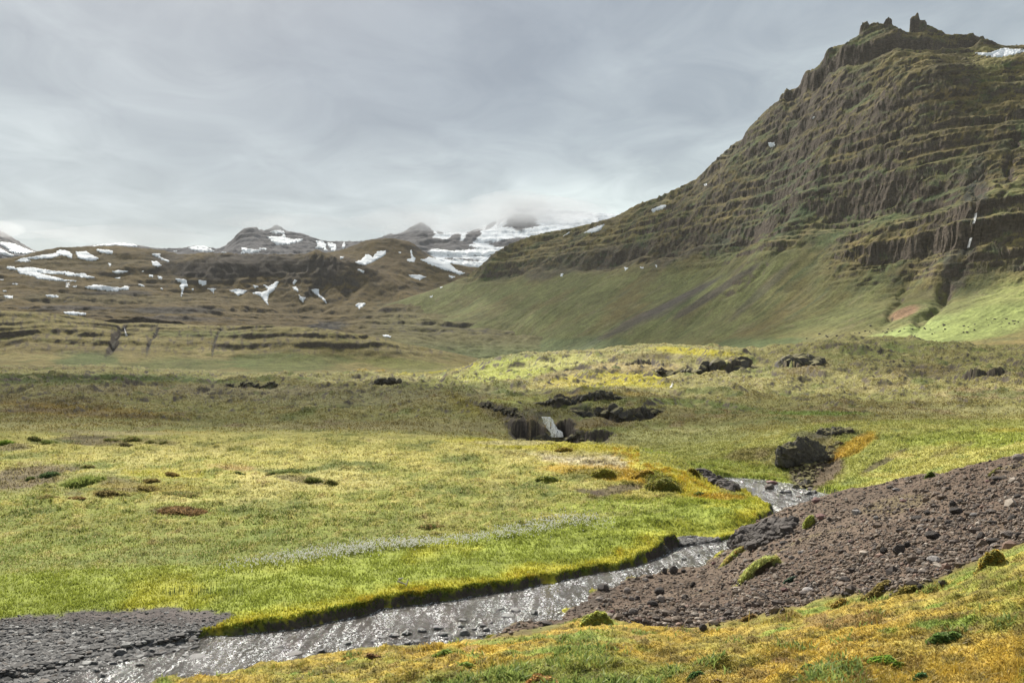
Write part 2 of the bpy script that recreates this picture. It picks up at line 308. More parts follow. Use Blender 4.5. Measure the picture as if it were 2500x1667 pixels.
# small gullies / cliffs: sharpen ground between given lines
def line_depth(line, d0, d1):
    P = np.array(line, float); pyz = HY-F*z/D; j0, j1 = np.searchsorted(g.D, d0), np.searchsorted(g.D, d1); out = np.full(len(g.U), np.nan)
    for c in np.where((g.U > P[0, 0]) & (g.U < P[-1, 0]))[0]:
        k = np.where(pyz[j0:j1, c] <= np.interp(g.U[c], P[:, 0], P[:, 1]))[0]
        if len(k): out[c] = g.D[j0+k[0]]
    ok = ~np.isnan(out)
    if ok.sum() < 3: print('cliff lost', line); return out
    ins = (g.U > P[0, 0]) & (g.U < P[-1, 0]); out[ins] = np.interp(g.U[ins], g.U[ok], out[ok])
    k = np.hanning(23); k /= k.sum(); q = out[ins]; out[ins] = np.convolve(np.pad(q, 11, 'edge'), k, 'valid'); return out
CL = {}
def cliff(nm, line, h, w, back, d0, d1, rag=1.):
    """a rock step h metres high whose foot runs along the line (px,py); the ground falls back to its old level behind it"""
    global z
    L = line_depth(line, d0, d1); P = np.array(line, float); CL[nm] = (L, h); m = ~np.isnan(L)[None] & (D > d0*.8) & (D < d1*1.3)
    s = D-np.nan_to_num(L)[None]+rag*(1.6*n_t+.8*n_mid)*w; e = np.clip(np.minimum(g.U-P[0, 0], P[-1, 0]-g.U)/(.28*(P[-1, 0]-P[0, 0])), 0, 1)[None]
    hh = h*sst(0, 1, e)*(1+.35*fbm(X/(h*2.5), Y/(h*4), 3, 36)); z += np.where(m, hh*(.5*sst(-w*.5, w*.6, s)*(1-sst(0, back*3, s)) - .5*(1-sst(-w*.5, w*.6, s))*sst(-back*1.3, 0, s)), 0)
cliff('upper', [(1300, 990), (1340, 990), (1420, 982), (1500, 978), (1540, 980)], 1.6, .8, 22, 150, 260)
cliff('lower', [(1375, 1012), (1410, 1008), (1440, 1012), (1520, 1016), (1575, 1012), (1630, 1003)], 2.1, .8, 13, 140, 230)
cliff('fall', [(1225, 1030), (1265, 1048), (1300, 1058), (1340, 1064), (1370, 1060), (1420, 1048)], 3.1, .7, 16, 138, 190)
cliff('knob', [(1350, 1066), (1400, 1070), (1460, 1066), (1510, 1056)], 1.3, 1.2, 14, 125, 180)
cliff('lip', [(1150, 985), (1200, 992), (1250, 1008), (1290, 1026)], 1.0, 1., 12, 150, 240)
cliff('knoll', [(1690, 910), (1740, 910), (1790, 906), (1850, 896)], 6.5, 2.2, 60, 380, 600)
cliff('hollow', [(1590, 905), (1620, 918), (1660, 922), (1700, 914)], 5., 2.5, 50, 380, 600)
cliff('outcrop', [(1890, 912), (1930, 916), (1980, 908), (2010, 896)], 3.5, 4, 50, 350, 600, 2)
cliff('scar', [(875, 948), (920, 954), (970, 957), (1025, 952)], 4.4, 2.5, 45, 380, 620)
cliff('step', [(540, 940), (590, 942), (660, 946), (700, 945)], 1.6, 3, 40, 350, 620)
cliff('bench', [(2330, 916), (2370, 914), (2430, 920), (2480, 922)], 2.5, 3, 40, 280, 480)
cliff('crown', [(1500, 893), (1560, 884), (1620, 880), (1660, 884)], 2., 4, 40, 400, 640, 2)
g.z = z.astype(np.float32); g.finish()
def grad(S):
    gu = np.gradient(S.z, axis=1)/np.gradient(S.U)[None]*F/S.d; gd = np.gradient(S.z, axis=0)/np.gradient(S.D)[:, None]
    return np.hypot(gu, gd-(S.u-CX)/F*gu)
g.gr = grad(g)
py0 = g.py
# ------------------------------------------------------------------ hills and mountains
def world_rbf(pts, sc, c=.06, reg=6e-3):
    P = np.array([((a-CX)/F*d/sc, d/sc) for a, b, d in pts]); z = np.array([(HY-b)/F*d for a, b, d in pts])
    r = RBF(P, z, c, reg); return lambda U, D: r((U-CX)/F*D/sc+0*D, D/sc+0*U)
_tr = np.random.default_rng(5)
def terrace(z, h, k=.6, ph=0, seed=0, fade=None):
    """layered lava: flats and risers of uneven thickness about h; each layer fades in and out along its length"""
    r_ = np.random.default_rng(seed+5); th = h*np.exp(r_.normal(0, .55, 400)); B = np.cumsum(th)-150; st = r_.uniform(.35, 1., 400)**.7; kk = r_.uniform(k-.12, k+.18, 400)
    zz = z+ph; i = np.clip(np.searchsorted(B, zz)-1, 0, 398); r = (zz-B[i])/(B[i+1]-B[i]); w = st[i]
    if fade is not None: w = w*np.clip(.75+1.1*fade, 0, 1)
    K = kk[i]; u = np.clip((r-K)/(1-K), 0, 1); u = u*u*(3-2*u)
    return (B[i]+(B[i+1]-B[i])*lerp(r, .22*r+.78*u, w)-ph)
def fit_crest(S, z, line, lo=.45, sm=9):
    """lift or lower the upper slopes so that the skyline runs at the surveyed height"""
    L = np.array(line, float); py = HY-F*z/S.d; j = py.argmin(0); cur = py[j, np.arange(len(S.U))]
    tgt = np.interp(S.U, L[:, 0], L[:, 1]); e = (cur-tgt); e[(S.U < L[0, 0]-60) | (S.U > L[-1, 0]+60)] = 0
    k = np.hanning(2*sm+1); k /= k.sum(); e = np.convolve(np.pad(e, sm, 'edge'), k, 'valid')
    dz = e/F*S.D[j]; zc = np.convolve(np.pad(z[j, np.arange(len(S.U))], sm, 'edge'), k, 'valid')
    return z + dz[None]*sst(lo, 1., z/np.maximum(zc, 5)[None])
# --- escarpment on the left, 1.1 to 1.7 km off
esc = Sheet(np.linspace(-700, 1420, int(860*Q)), np.concatenate([np.geomspace(1000, 1640, int(300*Q)), np.geomspace(1650, 2100, 30)]))
top = [(-700, 745), (-300, 750), (0, 757), (115, 763), (191, 772), (287, 790), (344, 787), (478, 793), (560, 795), (650, 794), (780, 800), (850, 812), (900, 818), (953, 832), (1068, 853), (1130, 866), (1183, 878), (1232, 890), (1320, 905)]
def crestD(u): return 1480+60*math.sin(u/170.)
P = [(a, b, crestD(a)) for a, b in top]+[(a, b+14, crestD(a)-70) for a, b in top[:-5]]+[(a, b+8, crestD(a)+160) for a, b in top]+[(a, b+40, 2000) for a, b in top]
P += [(a, 880 if a < 200 else 912, 1130) for a in (-700, -300, 0, 150)]+[(a, 915, 1120) for a in (380, 560, 760, 900, 1050, 1200, 1400)]+[(a, 925, 980) for a in (-700, 0, 400, 800, 1200, 1400)]
P += [(a, 838, 1320) for a in (-700, -300, 0, 250)]+[(450, 845, 1330), (650, 848, 1330), (850, 862, 1330), (1000, 880, 1330), (1150, 898, 1330)]
zb = upres(world_rbf(P, 400), esc.U, esc.D)
x, y = esc.x, esc.y
wx = fbm(x/160, y/160, 4, 41)*60
gul = ridged((x+wx)/95, y/700, 4, 42)
up = sst(5, 45, zb)*sst(1640, 1440, y)
z = zb + gul*3*up + fbm(x/60, y/60, 5, 43)*6*sst(-5, 20, zb)
w4 = fbm(x/200, y/200, 3, 44)*14
z += fbm(x/24, y/24, 4, 46)*3*up; z = lerp(z, terrace(z+w4, 12, .66, 0, 1, fbm(x/110, y/110, 3, 45)*1.4)-w4, .9*up)
for gu, gw, gd in ((290, 8, 8), (380, 3, 3), (536, 2.6, 2.6)):       # stream gullies cut into the face
    c = gu+3.5*np.sin(y/29.+gu)+4*np.sin(y/71.)+(1480-y)*.03*(1 if gu > 200 else -1)*-3; z -= gd*np.exp(-((esc.u-c)/gw)**2)*sst(8, 30, zb)*sst(1620, 1450, y)
z = fit_crest(esc, z, top[:-1])
esc.z = z.astype(np.float32); esc.finish(); esc.gr = grad(esc); esc.gul = gul
# --- snow-patched plateau behind
pla = Sheet(np.linspace(-700, 1500, int(900*Q)), np.concatenate([np.geomspace(1700, 4150, int(430*Q)), np.geomspace(4160, 5200, 20)]))
P = [(-700, 590, 3400), (-300, 615, 3350), (0, 630, 3300), (60, 622, 3300), (100, 611, 3300), (145, 604, 3300), (220, 602, 3300), (287, 600, 3300), (337, 605, 3300), (402, 611, 3350), (480, 622, 3450), (540, 640, 3550),
     (400, 640, 3250), (429, 630, 3180), (478, 619, 3200), (520, 617, 3220), (574, 620, 3240), (650, 621, 3260), (727, 620, 3280), (800, 625, 3300), (850, 640, 3300), (900, 655, 3280), (960, 680, 3240),
     (429, 680, 3060), (500, 686, 3080), (574, 687, 3100), (650, 692, 3120), (727, 699, 3140), (823, 708, 3160), (900, 715, 3160),
     (430, 735, 2760), (520, 745, 2760), (600, 758, 2760), (680, 775, 2760), (765, 783, 2760), (861, 783, 2800), (950, 765, 2900), (1000, 745, 2950),
     (800, 618, 3720), (838, 610, 3780), (896, 588, 3900), (953, 583, 3950), (1003, 592, 3950), (1045, 622, 3900), (1091, 645, 3850), (1137, 667, 3800), (1200, 700, 3800), (953, 640, 3650), (870, 650, 3600), (1050, 690, 3550), (1000, 720, 3350), (1150, 720, 3400),
     (0, 680, 2900), (150, 690, 2900), (300, 695, 2950), (0, 720, 2500), (150, 730, 2500), (300, 735, 2550), (0, 752, 2150), (200, 758, 2150), (400, 742, 2450), (430, 768, 2250), (340, 770, 2100), (600, 785, 2350), (800, 792, 2450), (950, 790, 2500),
     (900, 800, 2400), (1050, 790, 2500), (1200, 800, 2500), (1100, 820, 2200), (1250, 850, 2100), (1400, 800, 2500), (1400, 860, 2000), (1200, 880, 1900)]
P += [(a, 790, 1700) for a in (-700, 0, 400)]+[(800, 815, 1700), (950, 850, 1700), (1100, 890, 1700), (1250, 915, 1700), (1400, 930, 1700)]+[(-700, 700, 2800), (-700, 750, 2200)]
P += [(a, 660, 5200) for a in (-700, 0, 400, 800, 1200, 1500)]+[(a, 640, 4250) for a in (0, 300, 600, 1400)]
zb = upres(world_rbf(P, 900, .05), pla.U, pla.D)
x, y = pla.x, pla.y
wx = fbm(x/300, y/300, 4, 51)*120
face = sst(400, 460, pla.u)*sst(900, 800, pla.u)*sst(2950, 3100, y)*sst(3420, 3240, y)
gul = ridged((x+wx)/120, y/1500, 4, 52)
z = zb + fbm(x/140, y/140, 6, 53)*20+ridged(x/60, y/60, 4, 58)*5 + gul*26*face + fbm((x+wx)/40, y/160, 4, 57)*9*face + ridged((x+wx*.5)/105, y/900, 3, 54)*7*sst(2650, 2800, y)*sst(3200, 3050, y)*sst(400, 460, pla.u)
w5 = fbm(x/400, y/400, 3, 55)*25
z = lerp(z, terrace(z+w5, 20, .6, 0, 2, fbm(x/260, y/260, 3, 56)*1.5)-w5, .85*sst(60, 110, zb)*(1-face)*sst(3500, 2600, y)+.4*face)
z = fit_crest(pla, z, [(-300, 620), (0, 632), (60, 624), (100, 611), (145, 604), (220, 602), (287, 600), (337, 605), (402, 611), (440, 622), (478, 618), (520, 617), (574, 619), (650, 621), (727, 620), (800, 618), (838, 609), (896, 586), (953, 581), (1003, 590), (1045, 622), (1091, 645), (1137, 667), (1250, 720), (1500, 740)], .8)
pla.z = z.astype(np.float32); pla.finish(); pla.gr = grad(pla); pla.face = face; pla.gul = gul
# --- far snowy peaks in the cloud
far = Sheet(np.linspace(-700, 1700, int(800*Q)), np.concatenate([np.geomspace(4300, 7700, int(280*Q)), np.geomspace(7720, 9000, 12)]))
P = [(a, 700, 4300) for a in (-700, 0, 400, 800, 1200, 1700)]+[(a, 720, 9000) for a in (-700, 0, 400, 800, 1200, 1700)]+[(a, 645, 6000) for a in (150, 250, 350, 400, 450)]
P += [(-700, 480, 6300), (-300, 500, 6300), (-100, 530, 6200), (0, 562, 6100), (22, 574, 6100), (50, 592, 6050), (88, 614, 6000), (120, 630, 6000), (0, 625, 5300), (-200, 625, 5300)]
P += [(230, 601, 7400), (285, 593, 7400), (337, 598, 7400), (180, 612, 7400), (440, 608, 7000), (478, 599, 7000), (500, 601, 7000), (530, 606, 7000), (400, 620, 7000)]
P += [(528, 614, 6100), (560, 592, 6150), (574, 577, 6200), (586, 563, 6200), (603, 556, 6200), (620, 553, 6200), (640, 562, 6200), (655, 563, 6300), (673, 546, 6500), (700, 563, 6500), (730, 572, 6400), (761, 580, 6350), (782, 588, 6350), (803, 591, 6350), (840, 589, 6400), (880, 590, 6400),
      (600, 618, 5500), (700, 622, 5500), (800, 620, 5600), (560, 625, 5400), (660, 600, 5850), (720, 605, 5900), (800, 605, 5950)]
P += [(930, 580, 6600), (949, 570, 6600), (970, 572, 6600), (991, 562, 6600), (1010, 550, 6600), (1030, 541, 6600), (1045, 553, 6600), (1056, 563, 6600), (1085, 570, 6700), (1137, 566, 6700), (1171, 555, 6700), (1213, 538, 6700), (1250, 500, 6900), (1275, 470, 7000), (1300, 490, 6900), (1340, 530, 6800), (1450, 540, 6800), (1700, 540, 6800),
      (1010, 580, 5900), (1100, 600, 5500), (1200, 590, 5700), (1300, 580, 5900), (1000, 640, 4900), (1100, 640, 5000), (1200, 620, 5200), (1150, 680, 4600), (1450, 600, 5700)]
zb = upres(world_rbf(P, 1500, .04), far.U, far.D)
x, y = far.x, far.y
z = zb + ridged(x/260+fbm(x/400, y/400, 3, 61), y/260, 5, 62)*30*sst(100, 400, zb) + ridged(x/110, y/110, 4, 63)*16
z = lerp(z, terrace(z, 42, .6, 0, 3), .5)
z = fit_crest(far, z, [(-700, 480), (-100, 530), (0, 562), (22, 574), (50, 592), (88, 614), (150, 612), (211, 600), (285, 594), (337, 598), (380, 606), (440, 606), (478, 600), (500, 602), (530, 608), (545, 602), (560, 592), (574, 577), (586, 563), (603, 556), (620, 553), (640, 562), (655, 562), (673, 546), (700, 564), (730, 568), (761, 578), (782, 586), (803, 589), (880, 589), (930, 580), (949, 570), (970, 572), (991, 562), (1010, 550), (1030, 541), (1045, 552), (1056, 562), (1085, 568), (1137, 566), (1171, 555), (1213, 538), (1250, 505), (1300, 505), (1700, 540)], .7, 5)
far.z = z.astype(np.float32); far.finish()
# --- the big mountain on the right
mtn = Sheet(np.concatenate([np.linspace(820, 2540, int(1150*Q)), np.linspace(2550, 3400, 110)]), np.concatenate([np.geomspace(720, 3500, int(900*Q)), np.geomspace(3520, 4600, 20)]))
P = [(1210, 885, 2300), (1350, 866, 2000), (1500, 862, 1750), (1700, 858, 1450), (1900, 850, 1200), (2100, 843, 1050), (2300, 836, 950), (2500, 828, 880), (2900, 800, 800), (3400, 760, 780),
     (1100, 895, 2000), (1300, 895, 1600), (1500, 893, 1350), (1750, 890, 1100), (2000, 885, 930), (2300, 880, 800), (2700, 870, 700), (3400, 850, 620), (900, 850, 2400), (820, 850, 2600), (820, 900, 2000)]
# apron, scree and the foot of the crags
P += [(1225, 710, 2720), (1320, 706, 2560), (1412, 702, 2420), (1500, 690, 2290), (1603, 675, 2160), (1690, 668, 2060), (1760, 655, 1984), (1820, 632, 1830), (1875, 610, 1690), (1929, 630, 1620), (2002, 685, 1500), (2100, 690, 1400), (2250, 690, 1290), (2350, 700, 1210), (2500, 635, 1170), (2420, 668, 1190), (2160, 742, 1260), (2250, 740, 1180), (2400, 740, 1060), (2500, 720, 1040), (2700, 640, 1100)]
P += [(1300, 790, 2330), (1450, 780, 2080), (1600, 770, 1850), (1750, 765, 1680), (1900, 750, 1500), (2050, 770, 1300), (2200, 790, 1120), (2400, 790, 980), (2600, 770, 930)]
P += [(1100, 770, 2750), (1000, 790, 2700), (1150, 810, 2450), (1050, 830, 2350), (950, 790, 2850), (880, 790, 2900)]
# ledges
P += [(2040, 576, 1620), (2174, 561, 1480), (2365, 511, 1270), (2500, 498, 1215), (2100, 630, 1450), (2300, 590, 1300), (2440, 203, 1674), (2250, 210, 1691), (2174, 230, 1741), (2086, 283, 1880), (2000, 400, 1850), (2100, 400, 1720), (2250, 380, 1560), (2400, 350, 1500), (2500, 330, 1490), (2250, 290, 1640), (2400, 270, 1600), (2500, 240, 1600),
     (2560, 400, 1330), (2700, 380, 1280), (2900, 350, 1200), (2900, 560, 1050), (3400, 500, 950)]
P += [(1500, 620, 2560), (1600, 590, 2420), (1700, 560, 2280), (1800, 520, 2150), (1900, 480, 2030), (1950, 440, 1980), (1350, 640, 2750), (1250, 660, 2860)]
# crest
P += [(1700, 437, 2680), (1750, 388, 2600), (1790, 352, 2560), (1815, 338, 2540), (1821, 320, 2530), (1850, 292, 2490), (1880, 262, 2440), (1905, 243, 2400), (1915, 224, 2380), (1950, 214, 2330), (1966, 180, 2300), (2000, 160, 2260), (2019, 130, 2230), (2030, 118, 2220), (2060, 108, 2190), (2100, 88, 2150), (2108, 62, 2140), (2180, 62, 2100), (2205, 80, 2090), (2225, 80, 2080),
     (2240, 72, 2070), (2262, 76, 2060), (2300, 80, 2050), (2340, 85, 2040), (2400, 89, 2020), (2415, 100, 2010), (2450, 110, 2000), (2500, 114, 2000), (2700, 60, 2000), (2900, 100, 1950), (3400, 150, 1900),
     (1650, 462, 2760), (1600, 485, 2820), (1560, 498, 2880), (1500, 532, 2920), (1440, 545, 2960), (1400, 556, 3000), (1340, 566, 3050), (1290, 578, 3080), (1240, 598, 3100), (1190, 634, 3100), (1150, 668, 3080), (1100, 690, 3060), (1060, 706, 3040), (1000, 725, 3000), (940, 745, 2980), (880, 765, 2960), (820, 775, 2960)]
# sub-summit, hollow with the snow field, big spur
P += [(2290, 125, 1850), (2230, 135, 1880), (2350, 150, 1860), (2420, 128, 1930), (2480, 130, 1930), (2460, 160, 1820), (2290, 190, 1760), (2400, 190, 1740), (2500, 175, 1760), (2200, 110, 1990), (2120, 170, 1960), (2050, 210, 2030), (1960, 290, 2150), (1900, 350, 2220), (2080, 225, 1960), (2050, 330, 1880)]
bk = [(a, HY-(HY-b)*.9*d/(d+260), d+260) for a, b, d in [(1290, 578, 3080), (1500, 532, 2920), (1700, 437, 2680), (1850, 292, 2490), (1966, 200, 2300), (2100, 120, 2150), (2300, 120, 2060), (2500, 150, 2000), (2900, 130, 1950), (3400, 170, 1900), (1100, 690, 3060), (880, 765, 2960)]]
P += bk+[(a, HY-(HY-b)*.45*d/(d+900), d+900) for a, b, d in bk]
zb = upres(world_rbf(P, 500, .08), mtn.U, mtn.D, 5, 5)
x, y = mtn.x, mtn.y
# slope-following frame: s runs along the wall, t up it
tx, ty = -.42, .91
s = x*tx+y*ty; t = x*ty-y*tx
w1 = fbm(x/420, y/420, 4, 71); w2 = fbm(x/90, y/90, 4, 72)
crag = sst(.0, 1., (zb-(150+45*w1+.05*(y-1500)-72*sst(1640, 1480, y)*sst(400, 460, x)))/70)
low = (1-crag)*sst(12, 60, zb)
butt = ridged((s+150*w1)/260, t/1400+.3*w1, 4, 73)
gull = ridged((s+90*w1+30*w2)/70, t/420, 4, 74)
z = zb + crag*(butt*(16+22*sst(280, 460, zb))+gull*2+ridged(x/70+w2, y/70, 5, 75)*8+fbm(x/26, y/26, 4, 76)*4)*sst(3500, 3000, y)
z += low*(gull*2.6+fbm((s+30*w1)/16, t/260, 3, 77)*1.5+fbm(x/18, y/18, 4, 78)*1.2)
# streams: the deep ravine at the right
for line, gw, gd in ((((2385, 455), (2372, 520), (2360, 585), (2345, 640), (2322, 700), (2290, 742), (2230, 800)), 12, 11), (((2480, 330), (2470, 380), (2440, 470)), 10, 12), (((1960, 560), (1900, 600), (1850, 660), (1770, 720)), 10, 9), (((2290, 540), (2250, 600), (2190, 740), (2150, 800)), 9, 6)):
    pyb = HY-F*z/mtn.d; L = np.array(line, float); m = (mtn.u > L[:, 0].min()-90) & (mtn.u < L[:, 0].max()+90) & (pyb > L[:, 1].min()-60) & (pyb < L[:, 1].max()+60)
    sd = poly_sd(mtn.u+26*fbm(x/40, z/30, 3, 85), pyb+14*fbm(x/30, z/30, 3, 86), line, pad=90, closed=False); z -= np.where(m, gd*(.8+.7*fbm(x/30, y/30, 2, 87))*np.exp(-(sd/gw)**2), 0)
w9 = w1*22+.045*(y-1500)*sst(300, 500, zb)
fd = fbm(s/240, zb/60, 3, 79)*1.3
z = z+crag*fbm(x/12, y/12, 3, 84)*2.2; ter = terrace(z+w9, 27, .62, 0, 4, fd); ter = terrace(ter, 9, .6, 0, 6, fbm(s/90, zb/30, 3, 80)*1.6)
z = lerp(z, ter-w9, crag*(.7+.3*sst(-.25, .25, fd))*(1-.35*sst(330, 470, zb+60*w1)))
crest = [(820, 775), (880, 765), (940, 745), (1000, 725), (1060, 706), (1100, 690), (1150, 668), (1183, 640), (1205, 618), (1240, 598), (1290, 578), (1340, 566), (1400, 556), (1440, 546), (1500, 530), (1560, 497), (1600, 484), (1650, 461), (1700, 437), (1750, 387), (1790, 352), (1815, 338), (1821, 320), (1850, 290), (1880, 260), (1903, 245), (1912, 224), (1950, 214), (1966, 180), (2000, 160), (2019, 130), (2030, 116), (2060, 108), (2098, 85), (2108, 76), (2140, 68), (2170, 66), (2190, 68), (2210, 78), (2226, 80), (2262, 74), (2290, 78), (2312, 84), (2340, 86), (2400, 89), (2414, 98), (2450, 112), (2500, 110), (2700, 60), (2900, 100), (3400, 150)]
z = fit_crest(mtn, z, crest, .7, 8)
# rock towers on the crest
tw = 0
def tower(px, D0, w, h, k=2.2):
    global tw
    cx = (px-CX)/F*D0; r = np.sqrt(((x-cx)/w)**2+((y-D0)/(w*1.1))**2); n = .3*fbm(x/9, y/9, 3, 81)
    tw = np.maximum(tw, h*np.clip(1-np.maximum(r+n, 0)**k, 0, 1)*(1+.25*fbm(x/7, y/7, 3, 82)))
tower(2110, 2142, 10, 22, 5); tower(2132, 2140, 16, 15, 4); tower(2170, 2106, 13, 20, 2.2); tower(2160, 2110, 34, 8, 2); tower(2234, 2074, 11, 36, 6); tower(2250, 2072, 15, 26, 3); tower(2262, 2072, 24, 12, 2); tower(2296, 2052, 9, 5)
tower(2385, 2024, 22, 5, 5); tower(2355, 2030, 20, 3, 4); tower(1826, 2535, 13, 8, 4); tower(1912, 2385, 12, 8, 4); tower(1966, 2300, 12, 6, 4); tower(2022, 2225, 12, 6, 4)
z = z+tw
mtn.z = z.astype(np.float32); mtn.finish(); mtn.gr = grad(mtn); mtn.dy = (crag*(fbm(s/11, z/7, 4, 88)*7+fbm(s/50, z/16, 3, 89)*9)*sst(.5, 1.2, mtn.gr)).astype(np.float32); mtn.crag = crag; mtn.low = low; mtn.gull = gull; mtn.s = s; mtn.t = t; mtn.w1 = w1
# ------------------------------------------------------------------ what grows where (base colours, with some light and shade painted in)
GRASS = (.18, .20, .045); LUSH = (.21, .25, .04); DGREEN = (.055, .085, .02); STRAW = (.43, .37, .125); OLIVE = (.17, .155, .055); BROWN = (.14, .105, .05); ORANGE = (.37, .235, .03); YMOSS = (.36, .32, .03)
SCREE = (.102, .074, .055); SOIL = (.06, .042, .03); GRAVEL = (.085, .08, .078); ROCK = (.055, .05, .045); PALE = (.42, .37, .22)
U, D, X, Y = g.u, g.d, g.x, g.y
n_s = fbm(X/.9, Y/1.6, 4, 101); n_w = fbm(X/5, Y/9, 4, 102)
g.colour(GRASS)
def P_(m, c, k=1.): g.paint(m, c, k)
# broad zones of the near meadow
cot = np.interp(U, [-900, 0, 250, 520, 700, 900, 1100, 1250, 1400, 1600, 1720, 3500], [1420, 1400, 1390, 1378, 1368, 1338, 1318, 1290, 1272, 1240, 1215, 1150])   # line of the cottongrass
cd = py0-cot+10*n_w*2+8*n_t
left = (D > 28)*(1-scree)*(1-moss)*(U < 1905).astype(np.float32)
cd2 = cd+18*n_mid*sst(900, 300, U)+10*n_s; P_(left*sst(-14, 16, cd2), LUSH, .8)
P_(left*sst(0, 30, cd)*sst(.05, .4, n_w), YMOSS, .45)
P_(left*sst(0, 10, cd)*sst(.1, .5, n_big*.5+n_mid), (.26, .27, .06), .5)
slope = left*sst(12, -18, cd2)*(D < 125)
P_(slope, (.20, .21, .045), .85)
P_(slope*sst(-.1, .5, n_w+.35*n_mid+.3*sst(1300, 1080, py0)-.1), STRAW, .62)
P_(slope*sst(.0, .35, n_s)*sst(-.3, .3, n_mid+.15), STRAW, .75)
P_(slope*sst(.05, .4, -n_w-.2*n_mid), DGREEN, .6)
P_(slope*sst(1190, 1080, py0)*sst(-.5, .5, n_w+.2)*sst(250, 700, U), (.44, .40, .12), .7)
P_(slope*sst(1190, 1330, py0+60*n_mid)*sst(1500, 900, U), (.135, .17, .038), .6); P_(slope*sst(.15, .5, n_mid+.3*n_w), (.10, .13, .04), .55); P_(slope*sst(.05, .35, -n_mid+.4*n_w), (.44, .39, .15), .6); P_(slope*sst(.2, .4, n_s)*sst(.0, .3, n_w), (.20, .13, .07), .5)
P_(left*sst(1135, 1075, py0)*(D < 125)*sst(900, 300, U), (.30, .27, .07), .55)
# yellow moss fringe along the river bank
fr = sst(2.0, .4, rsd+.8*n_t+1.2*n_w)*(rsd > -.6)*(1-bar)*(1-scree)*(1-moss)*(D > 30)*(D < 80); P_(fr, YMOSS, .75); P_(fr*sst(.1, .5, n_s), ORANGE, .5)
P_(sst(.32, .05, rsd)*(1-bar)*(1-scree)*(1-moss)*(D > 30)*(D < 118)*sst(-.3, .1, n_t), DGREEN, .8); P_(sst(.3, .05, rsd)*(1-bar)*(1-scree)*(1-moss)*(D > 30)*(D < 118)*sst(.0, .3, n_w), SOIL, .8)  # shaded bank face painted dark green, then patches of bare soil
# moss knoll by the bend
P_(blob(1330, 1085, 240, 13, 3, d0=80, d1=112), YMOSS, .8); P_(blob(1250, 1080, 110, 6, 0, d0=80, d1=112), PALE, .6)
P_(blob(1480, 1128, 150, 18, 4, d0=70, d1=112), (.46, .40, .25), .9); P_(blob(1480, 1130, 130, 11, 4, d0=70, d1=112)*sst(-.05, .2, n_s), (.12, .09, .06), .7)
P_(blob(1500, 1158, 180, 20, 6, d0=65, d1=112), ORANGE, .8); P_(blob(1640, 1160, 130, 36, 25, d0=65, d1=112), YMOSS, .85); P_(blob(1600, 1140, 130, 26, 24, d0=65, d1=112)*sst(-.1, .3, n_s), ORANGE, .75)
P_(blob(1420, 1112, 250, 12, 3, d0=80, d1=112)*sst(-.1, .4, n_t), (.3, .24, .08), .7)
P_(blob(1450, 1155, 70, 14, 0, d0=65, d1=100), DGREEN, .6); P_(blob(1610, 1175, 50, 20, 20, d0=65, d1=100), DGREEN, .75); P_(blob(1400, 1165, 60, 10, 0, d0=65, d1=100), DGREEN, .5)
P_(blob(1500, 1196, 75, 12, -12, d0=60, d1=95), SOIL, .85); P_(blob(1440, 1200, 40, 7, 10, d0=60, d1=95), SOIL, .8)
P_(blob(1500, 1235, 260, 14, -3, d0=55, d1=80), LUSH, .7); P_(blob(1760, 1212, 60, 7, 3, d0=55, d1=85), (.32, .17, .03), .6); P_(blob(1650, 1290, 200, 18, -4, d0=50, d1=70), (.27, .3, .05), .5)
P_(sst(.8, .2, rsd)*(U > 1700)*(U < 1800)*(py0 > 1150)*(py0 < 1200)*(rsd > -.5)*(D < 92), ROCK, .8)
# left hummock field
for a in [(60, 1165, 130, 34, -8, SCREE, .9), (290, 1180, 60, 16, 5, SCREE, .6), (230, 1075, 90, 14, 3, SCREE, .8), (380, 1078, 60, 8, 3, SOIL, .5), (30, 1090, 40, 10, 0, SCREE, .7), (240, 1050, 160, 10, 2, (.3, .25, .14), .7), (570, 1140, 60, 9, 4, (.28, .17, .08), .7),
          (740, 1170, 60, 8, 8, SOIL, .7), (690, 1150, 60, 6, 0, DGREEN, .8), (400, 1155, 120, 12, 2, YMOSS, .5), (360, 1190, 150, 14, 0, (.25, .2, .04), .6), (200, 1175, 70, 16, -10, LUSH, .7), (320, 1040, 200, 10, 4, ORANGE, .35), (120, 1020, 200, 10, 2, (.28, .2, .05), .5),
          (230, 1195, 60, 5, 0, DGREEN, .7), (440, 1205, 45, 7, 0, SOIL, .6), (320, 1196, 40, 6, 0, SOIL, .6), (180, 1205, 30, 6, 0, SOIL, .5), (430, 1246, 55, 9, 0, (.10, .075, .03), .9), (320, 1072, 28, 5, 0, DGREEN, .9), (130, 1078, 60, 5, 0, DGREEN, .7), (540, 1130, 160, 10, 0, (.27, .26, .06), .4), (270, 1165, 25, 6, 0, SOIL, .5)]:
    P_(blob(*a[:5], d0=45, d1=125), a[5], a[6]*.9)
